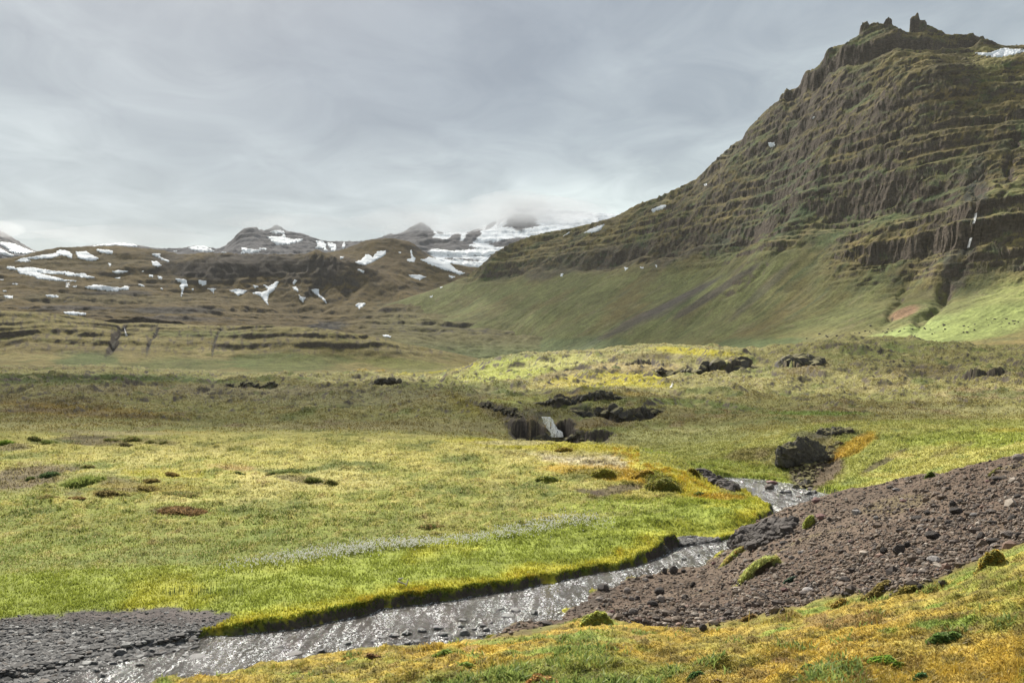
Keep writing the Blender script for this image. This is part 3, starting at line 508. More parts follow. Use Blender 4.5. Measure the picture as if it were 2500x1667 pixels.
# right bank slope and rim
rt = (D > 66)*(U > 1560)*(1-scree)*sst(-2, 2, py0-1010)*(D < 140); rt = rt*((D > 82) | (U > 1900))
P_(rt, (.26, .28, .07), .75); P_(rt*sst(-.4, .4, n_w+.2), (.32, .31, .09), .5); P_(rt*sst(-.1, .5, n_mid+n_t*.4), STRAW, .45); P_(rt*sst(2.6, .6, rsd), LUSH, .85); P_(rt*sst(.05, .4, -n_t-.3*n_w), (.10, .13, .035), .65)
for a in [(1990, 1130, 60, 75, 40, BROWN, .7), (2010, 1150, 30, 60, 45, SCREE, .85), (1960, 1160, 25, 30, 40, ROCK, .7), (2090, 1085, 60, 16, -30, ORANGE, .8), (1890, 1120, 40, 30, 30, BROWN, .5), (2160, 1125, 60, 7, -28, SOIL, .8), (2200, 1112, 40, 8, 0, STRAW, .6), (2160, 1160, 60, 6, 0, STRAW, .5), (2300, 1070, 100, 20, -5, LUSH, .5),
          (2430, 1075, 120, 20, -10, LUSH, .7), (2460, 1050, 60, 5, 0, ORANGE, .3), (2050, 1055, 60, 12, 0, ROCK, .4), (1820, 1110, 50, 16, -10, BROWN, .6), (1800, 1140, 120, 16, 5, LUSH, .6), (1640, 1080, 120, 18, 5, (.3, .3, .09), .6), (2320, 1100, 70, 8, -20, BROWN, .5), (1980, 1062, 50, 10, 0, ROCK, .6)]:
    P_(blob(*a[:5], d0=66, d1=135), a[5], a[6])
# the wide valley floor
fl = sst(112, 135, D)
P_(fl*(1-sst(0, 1, 0*D)), (.2, .185, .065), .85); P_(fl*sst(-.25, .35, n_mid+.25*n_big), (.27, .24, .10), .6); P_(fl*sst(.05, .5, n_big), (.12, .15, .04), .6); P_(fl*sst(.1, .5, n_t*.5+n_mid*.7), BROWN, .45)
P_(fl*sst(.1, .45, -n_mid), (.09, .115, .03), .5)
for a in [(180, 925, 280, 12, 0, DGREEN, .75), (420, 925, 200, 8, 3, (.08, .12, .03), .6), (120, 895, 200, 7, 0, BROWN, .5), (450, 950, 420, 14, 0, (.24, .2, .11), .6), (800, 965, 420, 22, 0, (.25, .22, .12), .5), (90, 975, 180, 14, 2, BROWN, .6), (150, 1000, 300, 16, 3, (.22, .15, .035), .7), (280, 1012, 160, 6, 3, BROWN, .6), (60, 1000, 120, 6, 0, SCREE, .6), (1000, 1040, 400, 12, 0, (.22, .19, .09), .6),
          (1130, 985, 60, 20, 30, (.2, .17, .03), .6), (1210, 1000, 60, 22, 30, BROWN, .6), (1060, 895, 110, 16, -5, YMOSS, .75), (940, 900, 100, 8, 0, ORANGE, .45), (1130, 925, 120, 14, -6, (.36, .35, .12), .7), (1260, 900, 150, 26, -8, (.32, .35, .07), .75), (1400, 880, 150, 14, -5, (.38, .37, .13), .8), (1480, 925, 160, 18, -3, YMOSS, .85), (1550, 895, 130, 12, 0, (.33, .26, .12), .75), (1560, 870, 120, 8, 0, BROWN, .6), (1540, 905, 60, 8, 0, BROWN, .5),
          (1700, 858, 110, 9, 4, YMOSS, .85), (1480, 962, 120, 7, 0, ORANGE, .3), (1560, 935, 90, 10, 3, YMOSS, .7), (1380, 935, 120, 10, -6, STRAW, .6), (1360, 915, 60, 9, -10, (.25, .2, .1), .6), (1960, 895, 70, 22, -5, BROWN, .7), (2250, 905, 90, 18, 0, BROWN, .6), (2420, 960, 140, 14, 0, (.21, .15, .09), .6), (2060, 1000, 140, 10, 0, (.2, .15, .08), .5), (1990, 1008, 150, 6, 0, (.12, .2, .03), .7), (2150, 945, 80, 9, -8, BROWN, .5), (2250, 925, 50, 12, 20, DGREEN, .4),
          (1700, 985, 160, 10, 5, (.1, .14, .035), .7), (1430, 1035, 120, 12, -3, (.14, .1, .05), .7), (1490, 1050, 50, 8, 0, (.1, .14, .03), .6), (1650, 1010, 200, 12, 0, (.2, .16, .07), .5), (2300, 1000, 260, 8, 0, (.3, .28, .13), .5), (1700, 1060, 300, 16, 0, (.33, .33, .13), .6), (1360, 1000, 70, 22, 0, (.1, .09, .03), .6), (1300, 1030, 30, 30, 0, ROCK, .6), (1250, 975, 90, 9, 0, (.36, .37, .1), .5), (1350, 975, 120, 8, 0, (.3, .3, .08), .5)]:
    P_(blob(*a[:5], d0=112, d1=780), a[5], a[6])
P_(scree, SCREE); P_(scree*sst(.05, .4, n_mid), (.155, .12, .09), .6); P_(scree*sst(.15, .4, n_s), (.075, .053, .04), .55); P_(scree*sst(.2, .5, n_w-.1), (.14, .12, .05), .4)
for a in [(1680, 1330, 70, 40, -25, ROCK, .7), (1450, 1470, 60, 14, -30, ROCK, .5), (2190, 1230, 90, 20, -10, (.16, .14, .05), .3)]: P_(blob(*a[:5], d0=24, d1=66)*scree, a[5], a[6])
P_(bar, GRAVEL); P_(bar*sst(10, -20, bsd)*sst(1540, 1500, py0), (.11, .09, .085), .6)
mo1, mo2, mo3 = fbm(X/2.6, Y/3.2, 4, 131), fbm(X/.8, Y/1., 4, 132), fbm(X/.3, Y/.4, 3, 133)
P_(moss, (.31, .235, .055)); P_(moss*sst(-.05, .25, mo1), (.37, .255, .04), .8); P_(moss*sst(-.02, .3, -mo1+.3*mo2), (.20, .225, .05), .8); P_(moss*sst(.08, .3, mo2), (.38, .28, .08), .5); P_(moss*sst(.12, .32, -mo2+.2*mo3), (.14, .13, .035), .65); P_(moss*sst(.1, .35, mo3), (.40, .30, .06), .5); P_(moss*sst(.12, .35, -mo3-.3*mo1), (.13, .085, .035), .6)
P_(moss*sst(.3, .45, fbm(X/1.5, Y/1.8, 3, 134)), (.20, .13, .06), .7); P_(moss*sst(.28, .4, fbm(X/1.1, Y/1.6, 3, 135)), (.13, .22, .045), .7)
P_(moss*sst(-.12, -.35, lump), (.13, .10, .03), .5)  # hollows between moss lumps darkened in the colour, as shade
mo4 = fbm(X/4.5, Y/5, 4, 139); P_(moss*sst(.0, .3, mo4+.25*mo2), (.15, .20, .05), .75); P_(moss*sst(.15, .35, fbm(X/.22, Y/.28, 3, 140)), (.10, .085, .03), .65)  # green patches, then small shaded crevices painted dark
P_(sst(9, 3, np.abs(msd-4))*(D < 22), (.13, .095, .045), .5)
P_((D < 40)*(D > 15)*(1-moss)*(1-scree)*(1-bar)*(U < 1300)*sst(.1, .8, rsd)*(D < 27), BROWN, .8)
bed = sst(.0, -.3, rsd)*(D < 125); P_(bed, (.035, .03, .025), 1)
st_g = sst(.42, .75, g.gr+.25*n_t)*sst(95, 130, D); g.steep = st_g
P_(st_g, (.075, .062, .05)); P_(st_g*sst(.0, .4, n_f+.5*n_t), (.14, .12, .07), .6)
P_(fl*sst(.22, .42, fbm(X/6, Y/16, 4, 136))*sst(300, 180, D), (.20, .15, .08), .6); P_(fl*sst(.2, .4, fbm(X/9, Y/18, 4, 137)), (.32, .29, .12), .55); P_(fl*sst(.25, .4, fbm(X/12, Y/30, 4, 138)), (.10, .13, .035), .6)
g.rs = rsd; g.bare = np.clip(sst(.33, .25, g.c.sum(-1))*(g.c[..., 1] < g.c[..., 0]*1.02)+st_g, 0, 1)
# hills
def hillpaint(S, base, items, noisesc=90):
    a = fbm(S.x/noisesc, S.y/noisesc, 5, 111); b = fbm(S.x/(noisesc*.22), S.y/(noisesc*.22), 4, 112)
    S.colour(base[0]); S.paint(sst(-.2, .35, a), base[1], .8); S.paint(sst(.0, .45, b), base[2], .7); S.na, S.nb = a, b
    for cx, cy, rx, ry, rot, c, k in items:
        t = math.radians(rot); dx = S.u-cx; dy = S.py-cy; p = (dx*math.cos(t)+dy*math.sin(t))/rx; q = (-dx*math.sin(t)+dy*math.cos(t))/ry
        S.paint(sst(1.3, .7, np.sqrt(p*p+q*q)+.8*a+.4*b), c, k)
hillpaint(esc, [(.19, .155, .055), (.24, .20, .08), (.14, .14, .045)], [(220, 880, 80, 22, 0, (.08, .12, .04), .7), (450, 890, 140, 20, 0, (.09, .12, .035), .6), (700, 885, 160, 22, 0, (.10, .14, .04), .6), (620, 800, 260, 10, 0, (.21, .18, .07), .6), (950, 850, 100, 12, 10, (.2, .17, .07), .5), (1000, 890, 120, 14, 5, (.15, .16, .04), .7), (500, 815, 140, 8, 0, (.12, .15, .05), .5), (100, 850, 140, 16, 0, (.16, .12, .05), .4)])
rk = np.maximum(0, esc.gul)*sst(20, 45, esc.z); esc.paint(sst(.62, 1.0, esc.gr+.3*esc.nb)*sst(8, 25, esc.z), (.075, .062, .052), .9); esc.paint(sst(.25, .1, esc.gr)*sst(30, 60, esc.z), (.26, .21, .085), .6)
esc.paint(sst(.02, .38, fbm(esc.u/11, esc.py/16, 4, 151)+.25*fbm(esc.u/60, esc.py/9, 3, 152))*sst(12, 26, esc.z)*sst(1640, 1500, esc.y), (.085, .068, .055), .7)
for gu, gw in ((290, 5), (380, 2.2), (536, 1.8)):
    c = gu+3.5*np.sin(esc.y/29.+gu)+4*np.sin(esc.y/71.)+(1480-esc.y)*.03*(1 if gu > 200 else -1)*-3; esc.paint(np.exp(-((esc.u-c)/gw)**2)*sst(8, 25, esc.z)*sst(1560, 1440, esc.y), (.04, .04, .04), .9)  # shade in the gullies painted as near-black lines
hillpaint(pla, [(.10, .072, .03), (.14, .10, .038), (.075, .06, .036)], [(300, 730, 300, 12, 0, (.12, .10, .045), .6), (200, 640, 200, 14, 0, (.12, .095, .045), .5), (650, 745, 220, 34, 0, (.14, .105, .05), .7), (600, 652, 260, 30, 0, (.055, .047, .043), .85), (950, 640, 110, 50, 0, (.12, .085, .045), .5), (420, 758, 110, 9, 0, (.06, .055, .05), .8), (450, 778, 120, 6, 0, (.07, .06, .055), .7), (180, 752, 120, 5, 0, (.055, .05, .05), .8), (800, 796, 60, 10, 0, (.05, .048, .048), .9), (300, 715, 80, 5, 0, (.06, .055, .05), .7)], 160)
hillpaint(far, [(.12, .115, .12), (.16, .155, .16), (.09, .09, .10)], [], 160)
hillpaint(mtn, [(.15, .125, .048), (.21, .16, .06), (.10, .11, .045)], [], 150)
fn = fbm(far.x/170, far.z/60, 4, 141); sw = sst(1035, 1075, far.u+20*fn)
for cx, cy, rx, ry, rot in [(1020, 566, 34, 24, -8), (1272, 543, 40, 18, 0), (1155, 574, 22, 11, -35), (1108, 583, 18, 9, -25), (1085, 598, 76, 14, 8), (1248, 592, 44, 10, -8), (1200, 549, 16, 6, -30), (1073, 567, 9, 4, 15), (965, 566, 22, 14, 0), (1190, 622, 50, 3, 0), (1130, 634, 40, 3, 4)]:
    t = math.radians(rot); dx = far.u-cx; dy = far.py-cy; p = (dx*math.cos(t)+dy*math.sin(t))/rx; q = (-dx*math.sin(t)+dy*math.cos(t))/ry; sw = sw*(1-sst(1.25, .85, np.sqrt(p*p+q*q)+.7*fn))
far.paint(sst(.35, .65, sw), (.78, .81, .84))
M = mtn
M.paint(M.low*sst(-.3, .3, M.na+.2), (.135, .155, .055), .8); M.paint(M.low*sst(.1, .6, M.nb+.4*fbm((M.s+30*M.w1)/30, M.t/300, 4, 121)), (.22, .18, .09), .6)
M.paint(M.low*sst(.25, .55, fbm((M.s+25*M.w1)/24, M.t/420, 4, 122)), (.08, .105, .05), .6)
M.paint(sst(-.05, .45, fbm((M.s)/120, M.z/90, 4, 123))*M.crag, (.085, .13, .045), .75)
M.paint(M.crag*sst(.3, .8, M.gull)*sst(-.3, .2, M.nb), (.07, .06, .05), .5)
M.paint(M.crag*sst(.1, -.3, M.na)*sst(330, 450, M.z), (.13, .10, .06), .6)
ROCKP = 1
hs = lambda cx, cy, rx, ry, rot, e=.8: (lambda t: sst(1.3, .7, np.sqrt((((M.u-cx)*math.cos(t)+(M.py-cy)*math.sin(t))/rx)**2+((-(M.u-cx)*math.sin(t)+(M.py-cy)*math.cos(t))/ry)**2)+e*M.na+e*.5*M.nb))(math.radians(rot))
for cx, cy, rx, ry, rot, c, k in [(1580, 770, 210, 9, -27, (.075, .062, .055), .8), (1760, 705, 130, 9, -32, (.075, .062, .055), .8), (1640, 745, 130, 12, -30, (.075, .065, .06), .6), (1860, 710, 90, 10, -42, (.08, .07, .06), .5), (2205, 765, 45, 14, -20, (.30, .17, .11), .75), (2300, 806, 260, 34, -12, (.22, .27, .09), .85), (2430, 760, 120, 50, -25, (.20, .23, .07), .6), (1850, 845, 200, 18, -4, (.09, .13, .05), .7),  # sunlight on the strip at the foot painted in as brighter green
    (1450, 850, 200, 25, 0, (.10, .14, .06), .6), (1780, 590, 120, 24, -30, (.07, .11, .05), .6), (1950, 480, 110, 80, -40, (.07, .11, .055), .7), (2150, 520, 160, 40, -20, (.08, .12, .05), .6), (2300, 450, 100, 60, -10, (.08, .11, .05), .5), (1850, 400, 60, 40, -40, (.09, .12, .06), .5), (2200, 350, 120, 30, -20, (.09, .115, .05), .5), (2050, 450, 150, 40, -30, (.07, .105, .045), .5), (2300, 230, 130, 12, 0, (.19, .135, .06), .7), (2420, 140, 60, 25, 10, (.27, .24, .09), .8), (2300, 330, 160, 40, -15, (.17, .12, .055), .5), (2120, 300, 120, 20, -25, (.13, .12, .05), .5), (2080, 160, 60, 16, 0, (.12, .13, .05), .6), (2380, 480, 26, 90, 10, (.04, .042, .045), .8), (2340, 640, 26, 60, 15, (.045, .045, .045), .7), (1640, 610, 180, 30, -12, (.07, .055, .055), .6), (1400, 640, 160, 26, -10, (.075, .062, .055), .6)]:  # shade of the deep ravine painted in as near-black patches
    M.paint(hs(cx, cy, rx, ry, rot), c, k)
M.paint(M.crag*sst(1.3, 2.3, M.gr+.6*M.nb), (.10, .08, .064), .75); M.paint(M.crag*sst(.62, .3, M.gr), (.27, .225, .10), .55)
pg = sst(800, 1000, pla.u+60*pla.na)*sst(715, 790, pla.py+20*pla.nb); pla.paint(pg, (.165, .15, .065), .85); pla.paint(pg*sst(820, 865, pla.py), (.13, .16, .065), .7); pla.paint(pg*sst(.0, .35, fbm(pla.u/30, pla.py/6, 4, 153))*sst(785, 795, pla.py)*sst(822, 812, pla.py), (.07, .06, .055), .85)
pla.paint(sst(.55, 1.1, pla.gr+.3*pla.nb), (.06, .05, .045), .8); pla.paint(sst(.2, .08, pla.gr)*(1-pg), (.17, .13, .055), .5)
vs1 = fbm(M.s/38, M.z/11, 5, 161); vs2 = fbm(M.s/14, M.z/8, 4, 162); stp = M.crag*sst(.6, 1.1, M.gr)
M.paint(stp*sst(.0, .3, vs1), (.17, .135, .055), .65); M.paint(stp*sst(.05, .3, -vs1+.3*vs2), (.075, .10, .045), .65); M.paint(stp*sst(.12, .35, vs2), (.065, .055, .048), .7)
m_g = terrain_mat('ground', (.16, 1.1, 6.), (.2, .32, .38), .09, .8, (.075, .064, .055), (.50, .68), .8)
m_e = terrain_mat('hillside', (.012, .08, .4), (.2, .32, .38), 1.6, .9, (.085, .068, .052), (.62, .78), .06, (1, 1, 1.6))
m_p = terrain_mat('plateau', (.006, .04, .2), (.2, .3, .36), 3., .9, (.07, .058, .05), (.58, .74), .03, (1, 1, 1.4))
m_m = terrain_mat('mountainside', (.01, .06, .3), (.2, .34, .4), 2.6, 1., (.115, .092, .072), (.42, .60), .05, (1, 1, 2.2))
m_f = terrain_mat('far_rock', (.004, .02, .1), (.12, .2, .2), 5., .6, (.10, .095, .10), (.5, .7), .015, (1, 1, 2))
ground = tag(g.build('ground', m_g), kind='structure')
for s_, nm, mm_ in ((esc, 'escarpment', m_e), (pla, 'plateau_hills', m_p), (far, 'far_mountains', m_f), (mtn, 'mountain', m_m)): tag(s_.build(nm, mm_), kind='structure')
# ------------------------------------------------------------------ snow patches: real sheets of snow lying on the slopes
sm, nt = newmat('snow')
co_ = N(nt, 'ShaderNodeTexCoord').outputs['Object']
sn = mth(nt, 'ADD', noise(nt, co_, .03, 5, .6), noise(nt, co_, .25, 4, .6))
out(nt, princ(nt, ramp(nt, noise(nt, co_, .02, 4, .6), [(.3, (.70, .73, .76)), (.6, (.84, .87, .89))]), .8, bumpn(nt, sn, .4, 3.), .2))
def first_hit(px, py, sheets):
    best = np.full(px.shape, np.nan)
    for S in sheets:
        h = S.hit(px, py); m = ~np.isnan(h) & (np.isnan(best) | (h < best)); best[m] = h[m]
    return best
snow_n = [0]
def snow(poly, label, sheets, lift=1.2, st=1.0, rag=1.7, group='snow patches on the far slopes'):
    P = np.array(poly, float); lo, hi = P.min(0)-2, P.max(0)+2
    st = max(min(st, (hi-lo).min()/9), .35)
    px, py = np.meshgrid(np.arange(lo[0], hi[0]+st, st), np.arange(lo[1], hi[1]+st, st)); snow_n[0] += 1; k = snow_n[0]
    sd = poly_sd(px, py, P, pad=20)+rag*fbm(px/5, py/3.5, 3, 400+k)*1.6
    D = first_hit(px.ravel(), py.ravel(), sheets).reshape(px.shape); ok = (sd < .3) & ~np.isnan(D)
    Dm = np.nan_to_num(D, nan=0); mx = np.maximum.reduce([Dm[:-1, :-1], Dm[1:, :-1], Dm[:-1, 1:], Dm[1:, 1:]]); mn = np.minimum.reduce([Dm[:-1, :-1], Dm[1:, :-1], Dm[:-1, 1:], Dm[1:, 1:]])
    kf = ok[:-1, :-1] & ok[1:, :-1] & ok[:-1, 1:] & ok[1:, 1:] & (mx-mn < .12*mx)
    if not kf.any(): print('snow lost', label); return
    lab_ = np.where(kf, np.arange(kf.size).reshape(kf.shape)+1, 0)          # keep the largest connected piece
    for _ in range(400):
        n_ = lab_.copy(); n_[1:] = np.maximum(n_[1:], lab_[:-1]); n_[:-1] = np.maximum(n_[:-1], lab_[1:]); n_[:, 1:] = np.maximum(n_[:, 1:], lab_[:, :-1]); n_[:, :-1] = np.maximum(n_[:, :-1], lab_[:, 1:]); n_ *= kf
        if (n_ == lab_).all(): break
        lab_ = n_
    ids, ct = np.unique(lab_[lab_ > 0], return_counts=True); kf = lab_ == ids[ct.argmax()]
    f = gridfaces(*px.shape, keep=kf); z = (HY-py)/F*Dm; e = sst(.3, -2.5, sd)
    V = np.stack([(px-CX)/F*Dm, Dm-lift*.8*e, z+lift*(.15+.85*e)*(1+.3*fbm(px/6, py/4, 2, 8))], -1).reshape(-1, 3)
    u = np.unique(f); mp = np.full(len(V), -1); mp[u] = np.arange(len(u)); V = V[u]; f = mp[f]
    # skirt down into the slope along the open edge
    ed = np.concatenate([f[:, [0, 1]], f[:, [1, 2]], f[:, [2, 3]], f[:, [3, 0]]]); key = np.sort(ed, 1); _, idx, cnt = np.unique(key, axis=0, return_index=True, return_counts=True)
    b = ed[idx[cnt == 1]]; n = len(V); lowV = V.copy(); lowV[:, 2] -= lift*2.2; lowV[:, 1] += lift*1.2
    sk = np.stack([b[:, 1], b[:, 0], b[:, 0]+n, b[:, 1]+n], 1)
    c0 = V.mean(0)
    o = mkmesh('snow_patch', np.concatenate([V, lowV])-c0, np.concatenate([f, sk]), sm); o.location = c0
    tag(o, label, 'snow patch', group)
def tr(sc, ox, oy, pts): return [(ox+a*sc, oy+b*sc) for a, b in pts]
TA = lambda *p: tr(.2126, 0, 540, p); TB = lambda *p: tr(.2126, 400, 540, p); TC = lambda *p: tr(.2551, 800, 500, p)
TM = lambda *p: tr(.3827, 800, 480, p); TE = lambda *p: tr(.3827, 1600, 0, p); TD = lambda *p: tr(.17007, 2100, 0, p)
PL = [pla, far]
for poly, lab in [
 (TA((165,465),(240,430),(300,415),(350,415),(480,390),(640,370),(650,340),(700,330),(780,345),(830,375),(830,435),(750,405),(700,392),(590,430),(480,432),(320,440),(355,460),(300,470)), 'arched snow patch under the left plateau crest, tapering to a point on its left'),
 (TA((865,350),(990,348),(1080,400),(1140,430),(1090,460),(1010,455),(900,425),(875,385)), 'wedge shaped snow patch under the plateau crest, right of the arched one'),
 (TA((1090,322),(1230,325),(1300,345),(1290,378),(1190,370),(1110,345)), 'small oval snow patch highest on the left plateau, closest to its crest'),
 (TA((1240,488),(1285,490),(1270,520),(1250,510)), 'tiny lone snow spot below the oval patch on the left plateau'),
 (TA((70,540),(90,518),(160,520),(180,540),(350,528),(480,550),(640,575),(800,580),(860,600),(980,600),(1000,620),(1110,648),(1050,658),(850,635),(760,628),(740,610),(600,612),(500,605),(430,585),(470,605),(540,620),(680,650),(730,670),(940,690),(860,692),(720,688),(600,682),(420,660),(390,635),(220,605),(200,565),(80,548)), 'longest snow patch on the left plateau, forked into two tails on its right'),
 (TA((970,755),(1080,730),(1170,738),(1330,760),(1400,765),(1430,742),(1485,755),(1480,790),(1400,790),(1340,810),(1250,800),(1100,785),(1000,775)), 'long flat spindle of snow below the right tail of the forked patch'),
 (TA((1730,375),(1845,372),(1840,410),(1950,460),(1930,475),(1830,430),(1790,410)), 'slanting snow strip in the saddle left of the dark cliff'),
 (TA((1740,462),(1800,460),(1860,505),(1820,528),(1745,505)), 'blocky snow patch under the slanting strip in the saddle left of the dark cliff'),
 (TA((1290,580),(1350,565),(1490,575),(1460,590),(1350,605),(1310,595)), 'thin ragged snow patch between the plateau and the saddle'),
 (TA((1320,650),(1390,643),(1380,656),(1330,658)), 'sliver of snow below the thin ragged patch'),
 (TA((525,850),(600,845),(690,860),(670,875),(590,878),(540,868)), 'small dumbbell shaped snow patch on the brown knoll at lower left'),
 (TA((38,855),(150,860),(145,890),(60,885)), 'small square snow patch at the far left edge, above the escarpment'),
 (TA((730,1045),(850,1040),(995,1060),(985,1082),(800,1078),(750,1065)), 'lowest snow patch on the left, just above the escarpment crest'),
 (TA((30,795),(80,797),(70,810),(35,808)), 'tiny snow spot above the small square patch at the far left'),
 (TA((125,720),(220,714),(200,729),(140,729)), 'thin snow dash under the left end of the forked patch'),
 (TA((1710,615),(1765,622),(1755,650),(1715,640)), 'left one of two small snow spots at the left foot of the dark cliff'),
 (TA((1810,628),(1870,640),(1855,672),(1820,665)), 'right one of two small snow spots at the left foot of the dark cliff'),
 (TA((1550,717),(1640,730),(1660,755),(1625,752)), 'small slanting snow fleck right of the long flat spindle'),
 (TA((1610,585),(1665,563),(1655,578),(1620,594)), 'thin snow sliver on the ridge rising to the dark cliff'),
 (TA((1820,748),(1850,763),(1890,795),(1855,787)), 'narrow snow streak in the broken rocks left of the talus cones'),
 (TA((835,753),(888,740),(872,760),(840,763)), 'small snow fleck beside the tiny far waterfall'),
 (TA((0,668),(48,671),(30,681),(0,679)), 'snow dash cut by the left edge of the view'),
 (TA((1990,345),(2035,335),(2015,354)), 'tiny snow spot near the top of the saddle'),
 (TB((125,655),(260,675),(270,720),(275,750),(240,755),(215,850),(195,880),(200,790),(175,745),(200,715),(150,690)), 'tall dagger of snow in the leftmost gully below the dark cliff'),
 (TB((395,675),(490,690),(485,735),(440,745),(400,710)), 'squarish snow patch right of the tall dagger below the dark cliff'),
 (TB((505,775),(620,775),(580,795),(570,840),(560,810),(530,795)), 'small T shaped snow patch at the head of a talus cone'),
 (TB((745,795),(830,780),(960,795),(930,830),(860,858),(800,820)), 'winged snow patch between two talus cones'),
 (TB((1010,830),(1060,812),(1130,815),(1190,790),(1160,750),(1075,705),(1200,750),(1240,730),(1290,690),(1325,700),(1270,790),(1210,840),(1190,925),(1205,970),(1150,920),(1110,860)), 'largest Y shaped snow patch in the gully below the middle of the dark cliff'),
 (TB((1015,735),(1095,748),(1045,775)), 'little snow triangle nestled in the left arm of the Y shaped patch'),
 (TB((1475,715),(1500,670),(1530,685),(1500,735)), 'top one of a chain of three snow spots right of the Y shaped patch'),
 (TB((1470,760),(1520,755),(1548,780),(1540,815),(1510,800)), 'middle one of a chain of three snow spots right of the Y shaped patch'),
 (TB((1548,845),(1580,865),(1625,875),(1600,940),(1560,895)), 'bottom one of a chain of three snow spots right of the Y shaped patch'),
 (TB((1680,785),(1785,778),(1780,840),(1850,890),(1880,955),(1840,925),(1750,850)), 'slanting snow wedge in the rightmost gully below the dark cliff'),
 (TB((2195,965),(2240,935),(2320,945),(2300,980),(2255,1000),(2250,1030),(2225,990)), 'ragged snow patch low in the ravine where the plateau meets the mountain'),
 (TB((2015,412),(2072,406),(2050,437),(2020,432)), 'small snow spot on the left shoulder of the rounded hill'),
 (TB((2185,540),(2310,570),(2290,597),(2230,567)), 'thin slanting snow streak on the left side of the rounded hill'),
 (TB((305,780),(348,778),(335,802)), 'tiny snow chip between the dagger and the T shaped patch'),
 (TC((260,550),(330,520),(365,475),(390,475),(430,500),(480,445),(560,438),(555,480),(440,545),(365,578),(290,568)), 'broad slanting snow patch on the face of the rounded hill'),
 (TC((675,457),(712,448),(692,470)), 'tiny snow spot near the top of the rounded hill'),
 (TC((785,435),(805,435),(815,490),(840,515),(830,550),(780,548),(750,525),(800,510)), 'boot shaped snow patch on the right side of the rounded hill'),
 (TC((760,670),(880,670),(945,690),(880,722),(800,695)), 'flat snow patch low on the right of the rounded hill'),
 (TC((1155,672),(1225,690),(1190,705),(1160,695)), 'small snow patch in the notch where the rounded hill meets the mountain'),
 (TC((860,520),(930,520),(970,498),(1060,520),(1150,545),(1200,590),(1230,620),(1320,655),(1270,675),(1180,640),(1100,620),(1020,590),(930,550)), 'long snow tongue running down right of the rounded hill'),
 (TC((1180,500),(1340,540),(1350,548),(1505,545),(1500,580),(1390,640),(1290,600),(1270,560)), 'snow field in the gap against the mountain edge'),
 (TC((960,450),(1020,420),(1200,440),(1400,425),(1600,432),(1640,455),(1600,470),(1520,490),(1300,480),(1150,482),(1080,492),(980,465)), 'level snow band across the foot of the cloud covered peak')]:
    snow(poly, lab, PL, 2.2)
for poly, lab in [
 (TA((0,235),(60,245),(160,255),(300,320),(400,355),(310,385),(240,370),(180,380),(100,340),(50,300),(0,270)), 'big snow slope under the dark peak at the far left edge'),
 (TA((0,310),(50,340),(120,380),(180,400),(120,408),(0,378)), 'lower snow strip under the dark peak at the far left edge'),
 (TA((970,290),(1250,262),(1400,248),(1560,272),(1600,300),(1300,292)), 'faint snow cap peeping over the left plateau crest'),
 (TB((280,310),(350,285),(470,280),(580,340),(575,355),(430,350),(330,340)), 'snow cap of the low far hill left of the dark banded peak'),
 (TB((870,383),(900,350),(885,300),(1000,322),(1130,340),(1060,360),(960,375)), 'snow patch at the foot of the dark banded peak'),
 (TB((1085,310),(1195,313),(1170,330),(1100,326)), 'small snow strip right of the patch at the foot of the banded peak'),
 (TB((1180,180),(1250,175),(1350,180),(1370,150),(1200,135),(1290,100),(1380,115),(1400,190),(1480,210),(1620,200),(1560,240),(1450,265),(1300,278),(1220,220)), 'wide snow bowl below the misty summit right of the banded peak'),
 (TB((1740,225),(1830,230),(1870,270),(1860,300),(1885,345),(1840,345),(1830,310),(1740,320),(1760,270)), 'left one of three steep snow gullies right of the snow bowl'),
 (TB((1870,250),(1930,250),(1980,270),(1990,310),(1960,345),(1930,350),(1890,290)), 'middle one of three steep snow gullies right of the snow bowl'),
 (TB((2040,290),(2070,240),(2090,270),(2060,330)), 'right and smallest of three steep snow gullies right of the snow bowl'),
 (TB((630,356),(745,359),(740,368),(640,366)), 'thin snow line at the left foot of the banded peak')]:
    snow(poly, lab, PL, 5, group='snow on the far peaks')
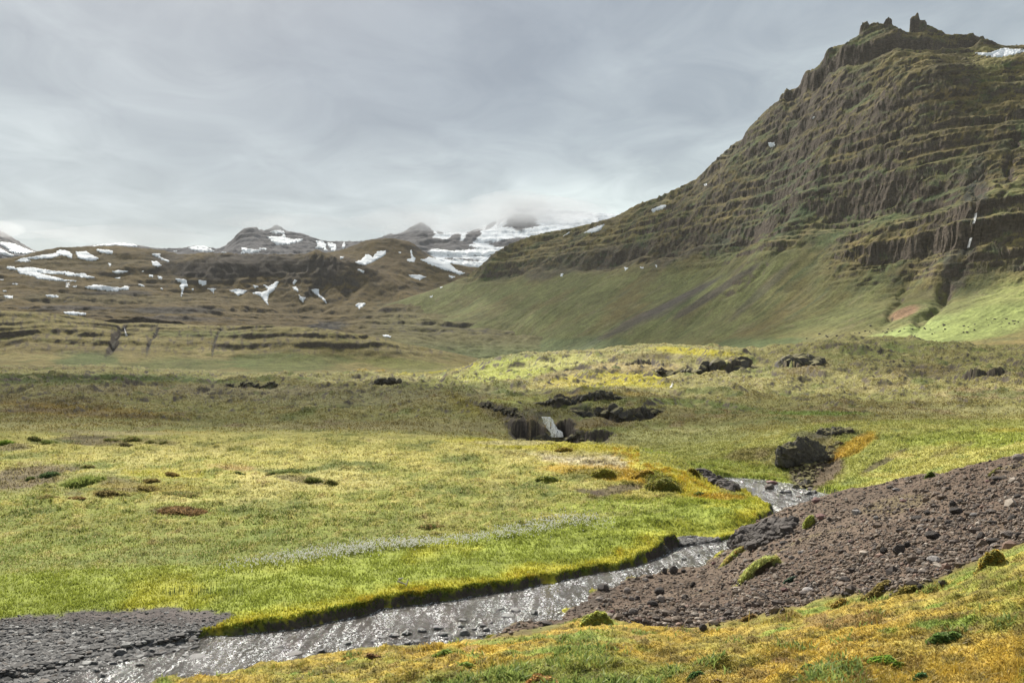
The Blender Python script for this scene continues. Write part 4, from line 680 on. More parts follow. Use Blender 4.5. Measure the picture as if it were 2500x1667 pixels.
for poly, lab in [
 (TD((1595,755),(1860,765),(1920,740),(2010,705),(2100,690),(2140,710),(2330,710),(2400,740),(2200,790),(2030,825),(1880,820),(1700,790)), 'bright snow field in the hollow behind the mountain summit'),
 (TM((1635,230),(1700,195),(1768,175),(1740,215),(1685,235)), 'slanting snow patch near the crest at the left end of the mountain'),
 (TM((1490,260),(1552,218),(1522,252)), 'thin snow streak left of the slanting patch on the mountain crest'),
 (TM((2065,85),(2120,58),(2175,50),(2140,80),(2075,100)), 'snow patch just under the skyline half way up the mountain ridge'),
 (TM((1890,452),(1925,455),(1897,474)), 'snow fleck at the left end of a broken line on a mountain ledge'),
 (TM((1988,452),(2027,448),(2012,460)), 'thin snow dash in the middle of a broken line on a mountain ledge'),
 (TM((2083,440),(2107,434),(2100,453)), 'snow fleck at the right end of a broken line on a mountain ledge'),
 (TE((720,912),(760,908),(762,930),(740,942),(722,935)), 'small bright snow patch in a hollow high on the mountain ridge'),
 (TE((308,1177),(333,1166),(327,1190),(310,1190)), 'tiny snow spot on the ridge below the hollow'),
 (TE((990,757),(1028,738),(1012,760)), 'faint snow glint high in the dark gully of the mountain'),
 (TC((2226,660),(2258,655),(2246,687),(2230,682)), 'small round snow spot on the crags at the left of the mountain'),
 (TC((1068,797),(1114,770),(1102,790),(1075,805)), 'short snow sliver on the low left spur of the mountain'),
 (TC((958,897),(1022,848),(1003,880)), 'narrow snow sliver lower on the left spur of the mountain'),
 (TM((340,885),(375,880),(410,892),(395,900),(360,895)), 'small snow lens on the rock bench below the valley head')]:
    snow(poly, lab, [mtn, pla, esc], 1.6, group='snow patches on the mountain')
# ------------------------------------------------------------------ stones and boulders
def ico(sub):
    import bmesh
    b = bmesh.new(); bmesh.ops.create_icosphere(b, subdivisions=sub, radius=1); b.verts.ensure_lookup_table()
    v = np.array([x.co[:] for x in b.verts]); f = np.array([[q.index for q in x.verts] for x in b.faces]); b.free(); return v, f
I3, I2, I1 = ico(4), ico(2), ico(1)
def stone(base, seed, planes=11, rough=.06, lo=.55, hi=.9):
    r = np.random.default_rng(seed); v = base[0].copy()
    for _ in range(planes):
        n = r.normal(size=3); n /= np.linalg.norm(n); d = r.uniform(lo, hi); s = v@n; v -= np.outer(np.maximum(0, s-d), n)
    n = v/np.linalg.norm(v, axis=1)[:, None]
    v += n*rough*(fbm(v[:, 0]*2.3+v[:, 2]*1.1+seed, v[:, 1]*2.3-v[:, 2]*1.7, 4, 500)[:, None])*2
    return v/np.abs(v).max(0)
def stone_mat(name, c, wet=False, moss=None):
    m, nt = newmat(name); co = N(nt, 'ShaderNodeTexCoord').outputs['Object']
    oi = N(nt, 'ShaderNodeObjectInfo').outputs['Random']
    n1 = noise(nt, co, 3., 6, .65); n2 = noise(nt, co, 14., 4, .6)
    v = ramp(nt, n1, [(.3, tuple(x*.6 for x in c)), (.5, c), (.72, tuple(x*1.7 for x in c))])
    v = mix(nt, v, ramp(nt, n2, [(.3, .7), (.7, 1.3)]), 1., 'MULTIPLY'); v = mix(nt, v, ramp(nt, oi, [(0, .7), (1, 1.35)]), 1., 'MULTIPLY')
    if moss:
        gz = N(nt, 'ShaderNodeSeparateXYZ', {0: N(nt, 'ShaderNodeNewGeometry').outputs['Normal']}).outputs[2]
        v = mix(nt, v, moss, ramp(nt, mth(nt, 'ADD', gz, mth(nt, 'SUBTRACT', n1, .5)), [(.55, 0.), (.85, 1.)]))
    out(nt, princ(nt, v, .45 if wet else .85, bumpn(nt, mth(nt, 'ADD', n1, n2), .8, .04), .5 if wet else .25)); return m
M_wet = stone_mat('wet_stone', (.055, .055, .058), True); M_dry = stone_mat('dry_stone', (.20, .17, .15)); M_dark = stone_mat('basalt', (.055, .047, .043)); M_pale = stone_mat('pale_stone', (.3, .28, .27)); M_red = stone_mat('reddish_stone', (.19, .11, .10)); M_mst = stone_mat('mossy_stone', (.09, .08, .07), False, (.2, .2, .05))
M_bank = stone_mat('bank_rock', (.10, .075, .055), False, (.17, .15, .05))
kinds = [mkmesh('stone', stone(I2 if i else I3, 20+i), (I2 if i else I3)[1], None, smooth=False, link=False).data for i in range(9)]
big = [mkmesh('stone', stone(I3, 60+i, 16, .09), I3[1], None, smooth=False, link=False).data for i in range(4)]
def place(px, py, w, h, name, mat, label, cat, group, sink=.25, water=False, d0=4, d1=130, deep=1., big_=False):
    D = F*-RIV/(py+h*.3-HY) if water else g.hit(px, py+h*.35, d0, d1)[0]
    if np.isnan(D): print('lost', label, px, py); return
    z = RIV if water else g.zat(px, D)
    src = big[rng.integers(len(big))] if big_ or w > 60 else kinds[rng.integers(1, len(kinds))]
    me = src.copy(); me.materials.clear(); me.materials.append(mat)
    o = bpy.data.objects.new(name, me); col.objects.link(o); W2, H2 = w/2/F*D, h/2/F*D
    hh = H2/(1-sink*.5)*1.1; o.scale = (W2, (W2*.8+H2*.3)*deep, hh); o.rotation_euler = (rng.uniform(-.12, .12), rng.uniform(-.15, .15), rng.uniform(-.5, .5))
    o.location = ((px-CX)/F*D, D+W2*.3, z+hh*(1-2*sink)*.9); tag(o, label, cat, group); return o
TZ = lambda s, ox, oy, L: [(ox+a*s, oy+b*s, c*s, d*s) for a, b, c, d in L]
r1 = TZ(.3401, 900, 1200, [(1050,850,70,25),(1195,868,50,25),(1000,890,80,20),(660,965,40,20),(500,975,70,28),(385,995,60,25),(270,1015,60,25),(690,1015,60,35),(845,990,45,22),(545,1025,60,25),(180,1030,60,25),(810,1025,50,18),(1180,960,40,22),(820,960,40,18),(760,985,35,14),(880,940,25,12),(410,1040,35,12),(285,1085,50,20),(210,1100,50,18),(350,1075,50,18),(510,1020,30,20),(680,920,60,12),(950,838,50,12),(1025,833,35,12),(560,1050,30,14),(2260,480,35,18),(90,1045,50,14),(30,1070,40,14),(130,985,30,10),(2260,370,30,20)])
r2 = TZ(.4252, 0, 1200, [(870,915,45,22),(690,925,70,30),(465,935,40,25),(1690,928,70,15),(1850,915,40,20),(800,990,40,15),(580,1055,40,22),(540,1025,50,18),(650,985,35,15),(535,990,50,25),(400,1000,50,20),(190,1020,45,22),(310,1000,40,18),(210,1075,40,20),(130,1060,50,25),(1990,870,60,14),(1600,890,50,10),(1060,940,40,12),(1130,945,80,10),(370,1030,50,20),(2260,825,50,16)])
for a in r1+r2: place(a[0], a[1], a[2]*1.25, a[3]*1.4, 'river_stone', M_wet, 'dark wet stone breaking the surface of the shallow stream', 'stone', 'wet stones in the stream', .35, True)
r3 = TZ(.2126, 1600, 1130, [(860,205,50,14),(1480,298,30,14),(1580,432,40,12),(490,1058,90,30),(325,1095,60,25),(640,985,30,15),(1150,215,30,12),(980,240,50,12),(1130,290,40,10),(1240,330,50,12),(1390,380,40,10)])
for a in r3: place(*a, 'river_stone', M_wet, 'small wet stone in the upstream bend of the stream', 'stone', 'small stones in the river bend', .35, True)
for a, mt, lb in zip(TZ(.2126, 1600, 1130, [(1345,225,150,55),(1320,280,110,75),(1455,335,60,30),(1530,330,100,38),(1760,350,90,50),(1800,300,100,35),(1830,335,70,40),(1650,388,70,25),(1850,425,80,60),(1940,310,60,55),(1405,180,60,40),(2000,395,60,20),(1320,470,90,30)]),
    [M_red, M_dry, M_wet, M_wet, M_wet, M_dry, M_wet, M_dry, M_red, M_wet, M_wet, M_pale, M_wet],
    ['flat reddish boulder lying behind the blocky one in the river bend', 'blocky upright boulder standing in the middle of the river bend', 'small dark rock just left of the wide low one in the river bend', 'wide low dark rock right of the blocky boulder in the river bend', 'dark rock in front of the heap at the right bank of the bend', 'flat topped pale rock on the heap at the right bank of the bend', 'dark rock at the right of the heap by the right bank of the bend', 'low grey rock left of the heap at the right bank of the bend', 'pinkish rock at the water edge where the scree begins', 'dark rock at the foot of the green bank, rightmost in the bend', 'small dark rock under the far grassy bank of the bend', 'pale flat stone nearest the end of the visible bend', 'low wet rock at the tip of the scree in the bend']):
    place(*a, 'boulder', mt, lb, 'boulder', 'boulders in the river bend', .25, True)
for a, mt, lb in zip(TZ(.3401, 900, 1200, [(2130,572,40,45),(2195,565,74,60),(2258,568,40,32),(1685,690,90,60),(1275,945,95,30),(1075,950,30,30),(1910,865,90,50),(2100,768,70,40),(2095,715,80,50),(1890,768,50,30),(1935,762,45,30),(2040,802,80,35),(1990,632,45,25),(1660,768,60,35),(1700,815,50,25),(1740,870,60,35)]),
    [M_dark, M_dark, M_dark, M_dark, M_dark, M_dry, M_dry, M_dry, M_dark, M_dry, M_dark, M_dark, M_dry, M_dry, M_dark, M_red],
    ['narrow upright dark rock, left of three at the near edge of the stream', 'pointed pyramid rock, tallest of three at the near edge of the stream', 'low dark rock, right of three at the near edge of the stream', 'dark angular boulder at the corner where the scree meets the stream', 'flat dark slab at the water edge below the light green cushion', 'small rounded rock standing in the water near the flat slab', 'rounded grey boulder on the scree just above the light green cushion', 'grey domed rock on the scree, above and right of the rounded boulder', 'dark slanting rock on the scree above the domed one', 'small grey stone, left of a pair on the near scree', 'small dark stone, right of a pair on the near scree', 'low dark rock between the domed one and the rounded boulder', 'pale small stone near the upper edge of the near scree', 'grey stone beside the dark angular boulder at the stream corner', 'dark stone at the shore below the stream corner', 'reddish stone lying just above the light green cushion']):
    place(*a, 'boulder', mt, lb, 'boulder', 'boulders on the near scree', .22, d0=17, d1=60)
sc = [(1780,545,105,55,M_dark,'largest dark boulder in the middle of the scree, with grass at its foot'),(1560,635,85,75,M_dark,'black hollow faced boulder, tallest of a cluster in the middle of the scree'),(1465,640,60,45,M_dark,'rounded dark boulder left of the black hollow faced one'),(1610,600,45,40,M_dark,'small dark rock just right of the black hollow faced boulder'),(1785,695,92,46,M_pale,'pale grey wedge of rock on the lower scree at right'),(1640,772,60,40,M_dark,'dark stone left and below the pale grey wedge'),(1705,770,50,20,M_dry,'flat grey stone right of the dark stone below the pale wedge'),(1215,820,78,42,M_dry,'squarish grey boulder on the lower scree above the mossy edge'),(1180,848,42,16,M_pale,'flat pale stone lying in front of the squarish boulder'),(985,882,90,24,M_pale,'long pale slab on the lower scree'),(955,903,70,28,M_dry,'grey stone under the long pale slab'),(1697,868,46,36,M_dark,'round dark stone at the edge of the foreground moss'),
 (360,1000,42,30,M_dry,'small grey stone low on the scree, left of a low brown clump'),(310,1128,62,42,M_dark,'dark hollowed stone half sunk at the upper edge of the foreground moss'),(25,897,60,44,M_dark,'dark rock at the lower left end of the scree'),(38,947,60,40,M_dry,'grey rock below the dark one at the lower left of the scree'),(240,852,36,30,M_dark,'small dark pointed stone near the left of the scree'),(820,587,55,27,M_dark,'small blocky dark stone right of the dark crag'),(1028,316,60,34,M_red,'pinkish stone on the upper scree edge near the stream bend'),(1285,392,68,42,M_pale,'light slab shaped boulder high on the scree near its skyline'),(1060,420,74,46,M_red,'pinkish brown boulder beside a tuft near the scree skyline'),
 (1905,340,52,42,M_dark,'pointed dark rock high on the right scree'),(1960,322,32,20,M_dark,'tiny dark rock right of the pointed one high on the scree'),(1925,388,85,46,M_dark,'broad brown black boulder below the pointed dark rock'),(2035,407,52,22,M_pale,'pale flat stone right of the broad brown black boulder'),(1680,427,95,26,M_dark,'long low dark rock on the upper middle scree'),(1740,397,52,26,M_dark,'dark stone right above the long low rock'),(1880,457,62,32,M_dark,'dark stone under the broad boulder on the right scree'),(1820,432,42,26,M_dark,'small dark stone left of the broad boulder'),(2280,427,64,34,M_dark,'dark rock near the right edge of the view on the upper scree'),(2160,457,72,22,M_dark,'low dark streak of rock on the right scree'),
 (2180,177,74,34,M_dark,'dark rock under a grassy tuft near the scree skyline at right'),(2322,290,62,38,M_dark,'dark boulder at the right edge, under the scree skyline'),(2080,547,64,54,M_dark,'rough dark boulder, left of a group near the right edge of the scree'),(2160,577,95,50,M_dark,'big dark boulder in the middle of the group near the right edge'),(2262,535,105,42,M_dry,'broad grey boulder, largest at the right edge of the scree'),(2325,540,52,42,M_dark,'dark boulder cut by the right edge of the view'),(2170,602,64,26,M_dry,'low grey stone in front of the big dark boulder'),(1235,912,62,22,M_dark,'dark stone at the lower scree edge, left of the bushy hummocks'),(1362,917,62,26,M_dark,'dark stone in front of the left bushy hummock'),(440,1010,52,22,M_dark,'small flat dark stone right of the small grey one low on the scree'),(622,967,32,20,M_dark,'little dark stone above the brown clump at the scree edge'),(2325,48,85,52,M_dry,'rounded boulder on the skyline at the right end of the scree'),(1500,232,42,22,M_dark,'small dark stone with grass on the scree skyline'),(1840,842,64,36,M_mst,'mossy stone at the edge of the foreground moss')]
for a, b, c, d, mt, lb in sc:
    place(1600+a*.3827, 1100+b*.3827, c*.3827, d*.3827, 'boulder', mt, lb, 'boulder', 'boulders on the scree slope', .25, d0=13, d1=60)
for i in range(70):
    u, v = rng.uniform(1500, 2490), rng.uniform(1150, 1500); D_ = g.hit(u, v, 14, 60)[0]
    if np.isnan(D_) or poly_sd(np.array([u]), np.array([v]), scr_b, pad=60)[0] > -8: continue
    s_ = rng.uniform(9, 20); place(u, v, s_, s_*rng.uniform(.4, .75), 'scree_rock', [M_dark, M_dry, M_dry, M_pale, M_red][rng.integers(5)], 'small loose rock lying among the gravel of the scree slope', 'rock', 'loose rocks on the scree', .25, d0=13, d1=60)
# crags: several blocks grown together into one rock
def outcrop(px, py, w, h, D, label, n=14, seed=1, mat=None, deep=1.2, name='rock_outcrop', cat='rock outcrop', group=None, tilt=0, zoff=0, strat=False, prof=1.2):
    r = np.random.default_rng(seed); V, Fc = [], []; off = 0; Wm, Hm = w/F*D, h/F*D; z0 = (HY-(py+h/2))/F*D+zoff
    for i in range(n):
        v = stone(I3, seed*100+i, 13, .10, .45, .85); a = (i+.5)/n-.5 if strat else r.uniform(-.42, .42); hh = Hm*(r.uniform(.75, 1.05) if strat else (1-prof*abs(a))*r.uniform(.6, 1.05))
        ww = Wm*(1.3/n if strat else .28)*r.uniform(.8, 1.3)
        v = v*[ww, ww*deep*(1.6 if strat else 1), hh*.62]; t = r.uniform(-.3, .3); v[:, 0], v[:, 1] = v[:, 0]*math.cos(t)-v[:, 1]*math.sin(t), v[:, 0]*math.sin(t)+v[:, 1]*math.cos(t)
        v += [a*Wm, r.uniform(0, .25)*Wm*.3*deep, hh*.42+a*Wm*tilt]; V.append(v); Fc.append(I3[1]+off); off += len(v)
    V = np.concatenate(V); o = mkmesh(name, V, np.concatenate(Fc), mat or M_crag, smooth=False); o.location = ((px-CX)/F*D, D, z0); tag(o, label, cat, group); return o
M_crag = stone_mat('crag_rock', (.075, .068, .062), False, (.17, .15, .06))
def hit_out(px, pyb, w, h, label, **k): 
    D = g.hit(px, pyb, k.pop('d0', 60), k.pop('d1', 700))[0]
    if np.isnan(D): print('lost', label); return
    outcrop(px, pyb-h/2, w, h, D+k.pop('dd', .6), label, **k)
hit_out(1960, 1134, 96, 70, 'black lava outcrop jutting from the green slope above the river bend', n=60, seed=3, deep=.7, d0=84, d1=120, prof=.8)
def bridge(V, Fc, off, s_, seed):
    """fill gaps between neighbouring blocks so that the crag is one rock"""
    C = np.array([v.mean(0) for v in V]); C = C[np.argsort(C[:, 0])]; k = 0
    for i in range(1, len(C)):
        j = np.linalg.norm(C[:i]-C[i], axis=1).argmin(); d = C[j]-C[i]; L = np.linalg.norm(d); m = int(L/(s_*.7))
        for q in range(1, m):
            v = stone(I2, seed*37+k, 12, .1, .45, .85)*s_*[.8, .7, .55]+C[i]+d*q/m; k += 1; V.append(v); Fc.append(I2[1]+off); off += len(v)
def cluster(poly, n, s0, s1, label, seed, mat, d0, d1):
    """broken rock bedded in the ground inside an outline"""
    r = np.random.default_rng(seed); P = np.array(poly, float); V, Fc, off = [], [], 0; C = P.mean(0)
    while len(V) < n:
        a = r.uniform(P.min(0), P.max(0))
        if poly_sd(a[:1], a[1:], P, pad=90)[0] > -2: n -= .02; continue
        D_ = g.hit(a[:1], a[1:], d0, d1)[0]
        if np.isnan(D_): n -= .2; continue
        s_ = r.uniform(s0, s1); v = stone(I2, seed*100+len(V), 12, .1, .45, .85)*[s_*r.uniform(.8, 1.5), s_, s_*r.uniform(.6, 1.1)]; t = r.uniform(0, 3); v[:, 0], v[:, 1] = v[:, 0]*math.cos(t)-v[:, 1]*math.sin(t), v[:, 0]*math.sin(t)+v[:, 1]*math.cos(t)
        v += [(a[0]-CX)/F*D_, D_+s_*.5, g.zat(a[0], D_)+s_*.15]; V.append(v); Fc.append(I2[1]+off); off += len(v)
    bridge(V, Fc, off, (s0+s1)*.45, seed)
    V = np.concatenate(V); c0 = V.mean(0); o = mkmesh('rock_outcrop', V-c0, np.concatenate(Fc), mat, smooth=False); o.location = c0; tag(o, label, 'rock outcrop')
cluster([(1995, 1062), (2010, 1050), (2060, 1046), (2085, 1052), (2075, 1062), (2020, 1066)], 60, .2, .5, 'low grey rock rib on the slope above the black outcrop', 4, M_crag, 90, 140)
cluster([(1915, 1132), (1950, 1128), (2000, 1118), (2035, 1085), (2062, 1070), (2045, 1110), (2005, 1160), (1975, 1196), (1950, 1190), (1935, 1160)], 120, .14, .4, 'brown broken rocks on the eroded bank below the black outcrop', 21, M_bank, 80, 130)
cluster([(1782, 1338), (1800, 1302), (1850, 1278), (1915, 1266), (1955, 1278), (1925, 1305), (1880, 1330), (1840, 1345)], 230, .13, .34, 'dark broken crag at the tip of the scree beside the stream', 5, M_dark, 30, 64)
hit_out(1965, 1196, 50, 28, 'dark rock footing at the water edge below the black outcrop', n=8, seed=6)
cluster([(1700, 1148), (1722, 1152), (1765, 1176), (1800, 1194), (1790, 1204), (1740, 1184)], 90, .2, .5, 'dark rocks at the foot of the moss knoll along the left bank of the bend', 7, M_dark, 70, 90)
def band(nm, x0, x1, label, seed, k=1., dens=1., col_=1., mat=None):
    """blocks of basalt standing along a step in the ground"""
    L, h = CL[nm]; r = np.random.default_rng(seed); V, Fc, off = [], [], 0; us = np.arange(x0, x1, h*F/L[np.searchsorted(g.U, x0)]*.42/dens)
    for i, u_ in enumerate(us):
        D_ = np.interp(u_, g.U, L)
        if np.isnan(D_): continue
        z0 = g.zat(u_, D_-h*.2); e = min(1, (i+1)/4, (len(us)-i)/4); hh = h*k*r.uniform(.6, 1.)*e; v = stone(I2, seed*100+i, 12, .10, .45, .85)*[h*.42*col_*r.uniform(.8, 1.4), h*.5, hh*.55]
        v += [(u_-CX)/F*D_, D_+h*.1+r.normal(0, h*.08), z0+hh*.40]; V.append(v); Fc.append(I2[1]+off); off += len(v)
    bridge(V, Fc, off, h*.35, seed)
    V = np.concatenate(V); c0 = V.mean(0); o = mkmesh('rock_cliff', V-c0, np.concatenate(Fc), mat or M_crag, smooth=False); o.location = c0; tag(o, label, 'cliff', 'dark lava cliffs of the valley floor')
band('upper', 1315, 1525, 'upper basalt cliff band above the waterfall', 8, 1.)
band('lower', 1395, 1610, 'lower basalt cliff band right of the waterfall', 9, 1.)
band('fall', 1280, 1398, 'dark cliff on both sides of the waterfall', 10, 1.)
band('knob', 1370, 1425, 'dark rock knob right of the foot of the waterfall', 11, 1.)
band('lip', 1170, 1280, 'thin rock edge on the left lip of the gorge', 12, .8)
band('knoll', 1700, 1845, 'dark columnar cliff on the side of the sunlit knoll', 13, 1., 2.2, 1.1)
band('hollow', 1605, 1695, 'shadowed cliff hollow left of the columnar cliff', 14, 1., 1.6)
cluster([(1900, 905), (1915, 885), (1960, 876), (2005, 884), (1990, 900), (1940, 912)], 150, 1.3, 2.8, 'grey rock outcrop on the hill right of the sunlit knoll', 15, M_crag, 350, 640)
band('scar', 885, 1012, 'dark rock scar on the left edge of the wide plain', 16, .9)
band('step', 550, 690, 'thin dark rock step beyond the plain on the left', 19, .8)
# gravel: countless small stones
def pebbles(name, pts, size, mat, cols, flat=.6, seed=0):
    r = np.random.default_rng(seed); n = len(pts); bv = [stone(I1, 900+seed*10+i, 6, .05, .5, .85) for i in range(6)]; bf = I1[1]; k = r.integers(0, 6, n)
    B = np.array(bv)[k]; s = size[:, None]*np.stack([r.uniform(.7, 1.3, n), r.uniform(.7, 1.3, n), flat*r.uniform(.6, 1.3, n)], 1); B = B*s[:, None]*.5
    a = r.uniform(0, 2*PI, n); c_, s_ = np.cos(a)[:, None], np.sin(a)[:, None]; x = B[..., 0]*c_-B[..., 1]*s_; y = B[..., 0]*s_+B[..., 1]*c_
    V = np.stack([x, y, B[..., 2]], -1)+pts[:, None]; m = V.shape[1]; Fc = (bf[None]+(np.arange(n)*m)[:, None, None]).reshape(-1, 3)
    C = np.repeat(cols, m, 0); return mkmesh(name, V.reshape(-1, 3), Fc, mat, {'Col': C}, smooth=False)
def attr_mat(name, rough=.85, spec=.25, transl=0, nscale=40, namp=.2):
    m, nt = newmat(name); v = N(nt, 'ShaderNodeAttribute', attribute_name='Col').outputs['Color']
    co = N(nt, 'ShaderNodeTexCoord').outputs['Object']; nn = noise(nt, co, nscale, 3, .6); v = mix(nt, v, ramp(nt, nn, [(.3, 1-namp), (.7, 1+namp)]), 1., 'MULTIPLY')
    b = princ(nt, v, rough, None, spec)
    if transl: b = N(nt, 'ShaderNodeMixShader', {0: transl, 1: b, 2: N(nt, 'ShaderNodeBsdfTranslucent', {'Color': v}).outputs[0]}).outputs[0]
    out(nt, b); return m
def scatter(n, x0, x1, y0, y1, d0, d1, maskf, seed):
    r = np.random.default_rng(seed); u = r.uniform(x0, x1, n); v = r.uniform(y0, y1, n); D = g.hit(u, v, d0, d1); ok = ~np.isnan(D); u, v, D = u[ok], v[ok], D[ok]
    D = D*(1+r.normal(0, .004, len(D))); iu = np.clip(np.round(np.interp(u, g.U, np.arange(len(g.U)))).astype(int), 0, len(g.U)-1); idd = np.clip(np.round(np.interp(D, g.D, np.arange(len(g.D)))).astype(int), 0, len(g.D)-1)
    w = maskf(idd, iu); k = r.random(len(w)) < w; u, D, iu, idd = u[k], D[k], iu[k], idd[k]
    return u, D, np.stack([(u-CX)/F*D, D, g.zat(u, D)], -1), g.c[idd, iu], idd, iu, r
M_peb = attr_mat('gravel_stone', .8, .3)
u, D_, P3, C3, a, b, r = scatter(120000, 1150, 3150, 1020, 1600, 14, 64, lambda i, j: scree[i, j]**2, 601)
sz = np.exp(r.normal(-3.05, .62, len(u))).clip(.012, .3)*(.6+.4*D_/40); pc = np.array([(.115, .085, .063), (.155, .12, .092), (.065, .05, .042), (.27, .23, .19), (.165, .105, .08), (.13, .095, .065)])
P3[:, 2] += sz*.12; print('scree', len(u))
tag(pebbles('scree_gravel', P3, sz, M_peb, pc[r.choice(6, len(u), p=[.3, .22, .24, .08, .08, .08])]*r.uniform(.7, 1.3, (len(u), 1)), .8, 1), kind='stuff')
u, D_, P3, C3, a, b, r = scatter(42000, -60, 620, 1470, 1700, 29, 46, lambda i, j: bar[i, j]*np.clip(.25+.75*sst(1500, 1560, g.py[i, j]), 0, 1)*(g.rs[i, j] > -1.2), 602) if hasattr(g, 'rs') else (None,)*7
if u is not None:
    sz = np.exp(r.normal(-2.35, .5, len(u))).clip(.03, .4)*lerp(.45, 1., sst(1500, 1560, HY-F*P3[:, 2]/D_)); P3[:, 2] = np.maximum(P3[:, 2], RIV-.03)+sz*.1; print('bar', len(u))
    pc = np.array([(.075, .073, .073), (.115, .113, .113), (.048, .047, .047), (.24, .24, .235), (.095, .08, .07)])
    tag(pebbles('river_gravel', P3, sz, M_peb, pc[r.choice(5, len(u), p=[.33, .27, .25, .09, .06])]*r.uniform(.75, 1.25, (len(u), 1)), .55, 2), kind='stuff')

u, D_, P3, C3, a, b, r = scatter(9000, 1600, 1830, 1300, 1350, 48, 66, lambda i, j: (bar[i, j] > .3)*1., 603); sz = np.exp(r.normal(-2.3, .45, len(u))).clip(.03, .4); print('beach', len(u))
tag(pebbles('beach_gravel', P3, sz, M_peb, pc[r.choice(5, len(u), p=[.33, .27, .25, .09, .06])]*r.uniform(.75, 1.25, (len(u), 1)), .6, 3), kind='stuff')
r = np.random.default_rng(604)
for i in range(60):
    t_ = r.random(); px = 1960+540*t_+r.normal(0, 20); py = 838-42*t_**1.2+r.normal(0, 8)-(6 if i % 3 else 18); D_ = mtn.hit([px], [py], 800, 1500)[0]
    if np.isnan(D_): continue
    s_ = r.uniform(3, 8)/2/F*D_; me = kinds[r.integers(1, 9)].copy(); me.materials.clear(); me.materials.append(M_dark); o = bpy.data.objects.new('fallen_boulder', me); col.objects.link(o); o.scale = (s_, s_*.8, s_*.6); o.location = ((px-CX)/F*D_, D_, (HY-py)/F*D_+s_*.2); o.rotation_euler = (0, 0, r.uniform(0, 3))
    tag(o, 'small dark boulder scattered on the bright green strip at the mountain foot', 'boulder', 'boulders at the mountain foot')
# ------------------------------------------------------------------ grass, cottongrass, bushy hummocks
def blades(name, P, hgt, wid, cols, mat, seed=0, lean=.35, tip=1.15, curved=True):
    r = np.random.default_rng(seed); n = len(P); a = r.uniform(0, 2*PI, n); w = np.stack([np.cos(a), np.sin(a), 0*a], -1)*(wid[:, None]*.5)
    b = r.uniform(0, 2*PI, n); l = np.stack([np.cos(b), np.sin(b), 0*b], -1)*(np.abs(r.normal(0, lean, n))*hgt)[:, None]; up = np.array([0, 0, 1.])[None]*hgt[:, None]
    base = P-np.array([0, 0, .01])
    if curved:
        V = np.stack([base-w, base+w, base+w*.7+up*.55+l*.3, base-w*.7+up*.55+l*.3, base+up+l], 1); q = np.array([[0, 1, 2, 3]]); t = np.array([[3, 2, 4]]); o = (np.arange(n)*5)[:, None, None]
        C = np.stack([cols*.8, cols*.8, cols, cols, cols*tip], 1); Fc = [(q[None]+o).reshape(-1, 4), (t[None]+o).reshape(-1, 3)]; k = 5
    else:
        V = np.stack([base-w, base+w, base+up+l], 1); o = (np.arange(n)*3)[:, None, None]; C = np.stack([cols*.85, cols*.85, cols*tip], 1); Fc = [(np.array([[[0, 1, 2]]])+o).reshape(-1, 3)]
    return mkmesh(name, V.reshape(-1, 3), Fc, mat, {'Col': C.reshape(-1, 3)}, smooth=False)
M_gr = attr_mat('grass_blade', .6, .2, .45, 6, .15)
land = (1-scree)*(1-bar)*(g.rs > .12)*(1-.85*g.bare)
# near moss bank
u, D_, P3, C3, i_, j_, r = scatter(160000, -100, 3400, 1300, 1720, 5, 22, lambda i, j: moss[i, j]*np.clip(.10+.8*sst(.0, .4, mo1[i, j]*.6-mo2[i, j]+.2), 0, 1), 611)
gmix = sst(-.1, .5, -mo1[i_, j_]+r.normal(0, .2, len(u)))[:, None]; C = lerp(C3*[1.05, 1.05, 1.], np.array((.20, .27, .04)), gmix*.75); C = lerp(C, np.array((.5, .42, .2)), (r.random((len(u), 1)) < .06)*.7)*r.uniform(.7, 1.25, (len(u), 1))
h = r.uniform(.010, .034, len(u))*(1+1.6*sst(.2, .5, fbm(P3[:, 0]/1.4, P3[:, 1]/1.4, 2, 9))); tall = r.random(len(u)) < .01; h[tall] *= 3
print('moss grass', len(u)); tag(blades('moss_grass', P3, h, .004+.0009*D_*r.uniform(.5, 1.3, len(u)), C, M_gr, 1, .7), kind='stuff')
u, D_, P3, C3, i_, j_, r = scatter(370000, -100, 3400, 1300, 1720, 5, 22, lambda i, j: moss[i, j], 618)
tag(blades('moss_tufts', P3+[0, 0, -.004], r.uniform(.012, .04, len(u)), r.uniform(.012, .028, len(u)), C3*r.uniform(.5, 1.6, (len(u), 1)), M_gr, 8, 1.3, 1.25, False), kind='stuff')
u, D_, P3, C3, i_, j_, r = scatter(75000, -100, 3400, 1400, 1720, 5, 20, lambda i, j: moss[i, j]*sst(.16, .4, fbm(g.x[i, j]/.9, g.y[i, j]/1.1, 3, 145)+.4*mo4[i, j]), 619); print('herbs', len(u))
tag(blades('low_herbs', P3, r.uniform(.03, .09, len(u)), r.uniform(.012, .03, len(u)), lerp(np.array((.12, .18, .05)), np.array((.30, .36, .10)), r.random((len(u), 1))), M_gr, 9, .9, 1.2, True), kind='stuff')
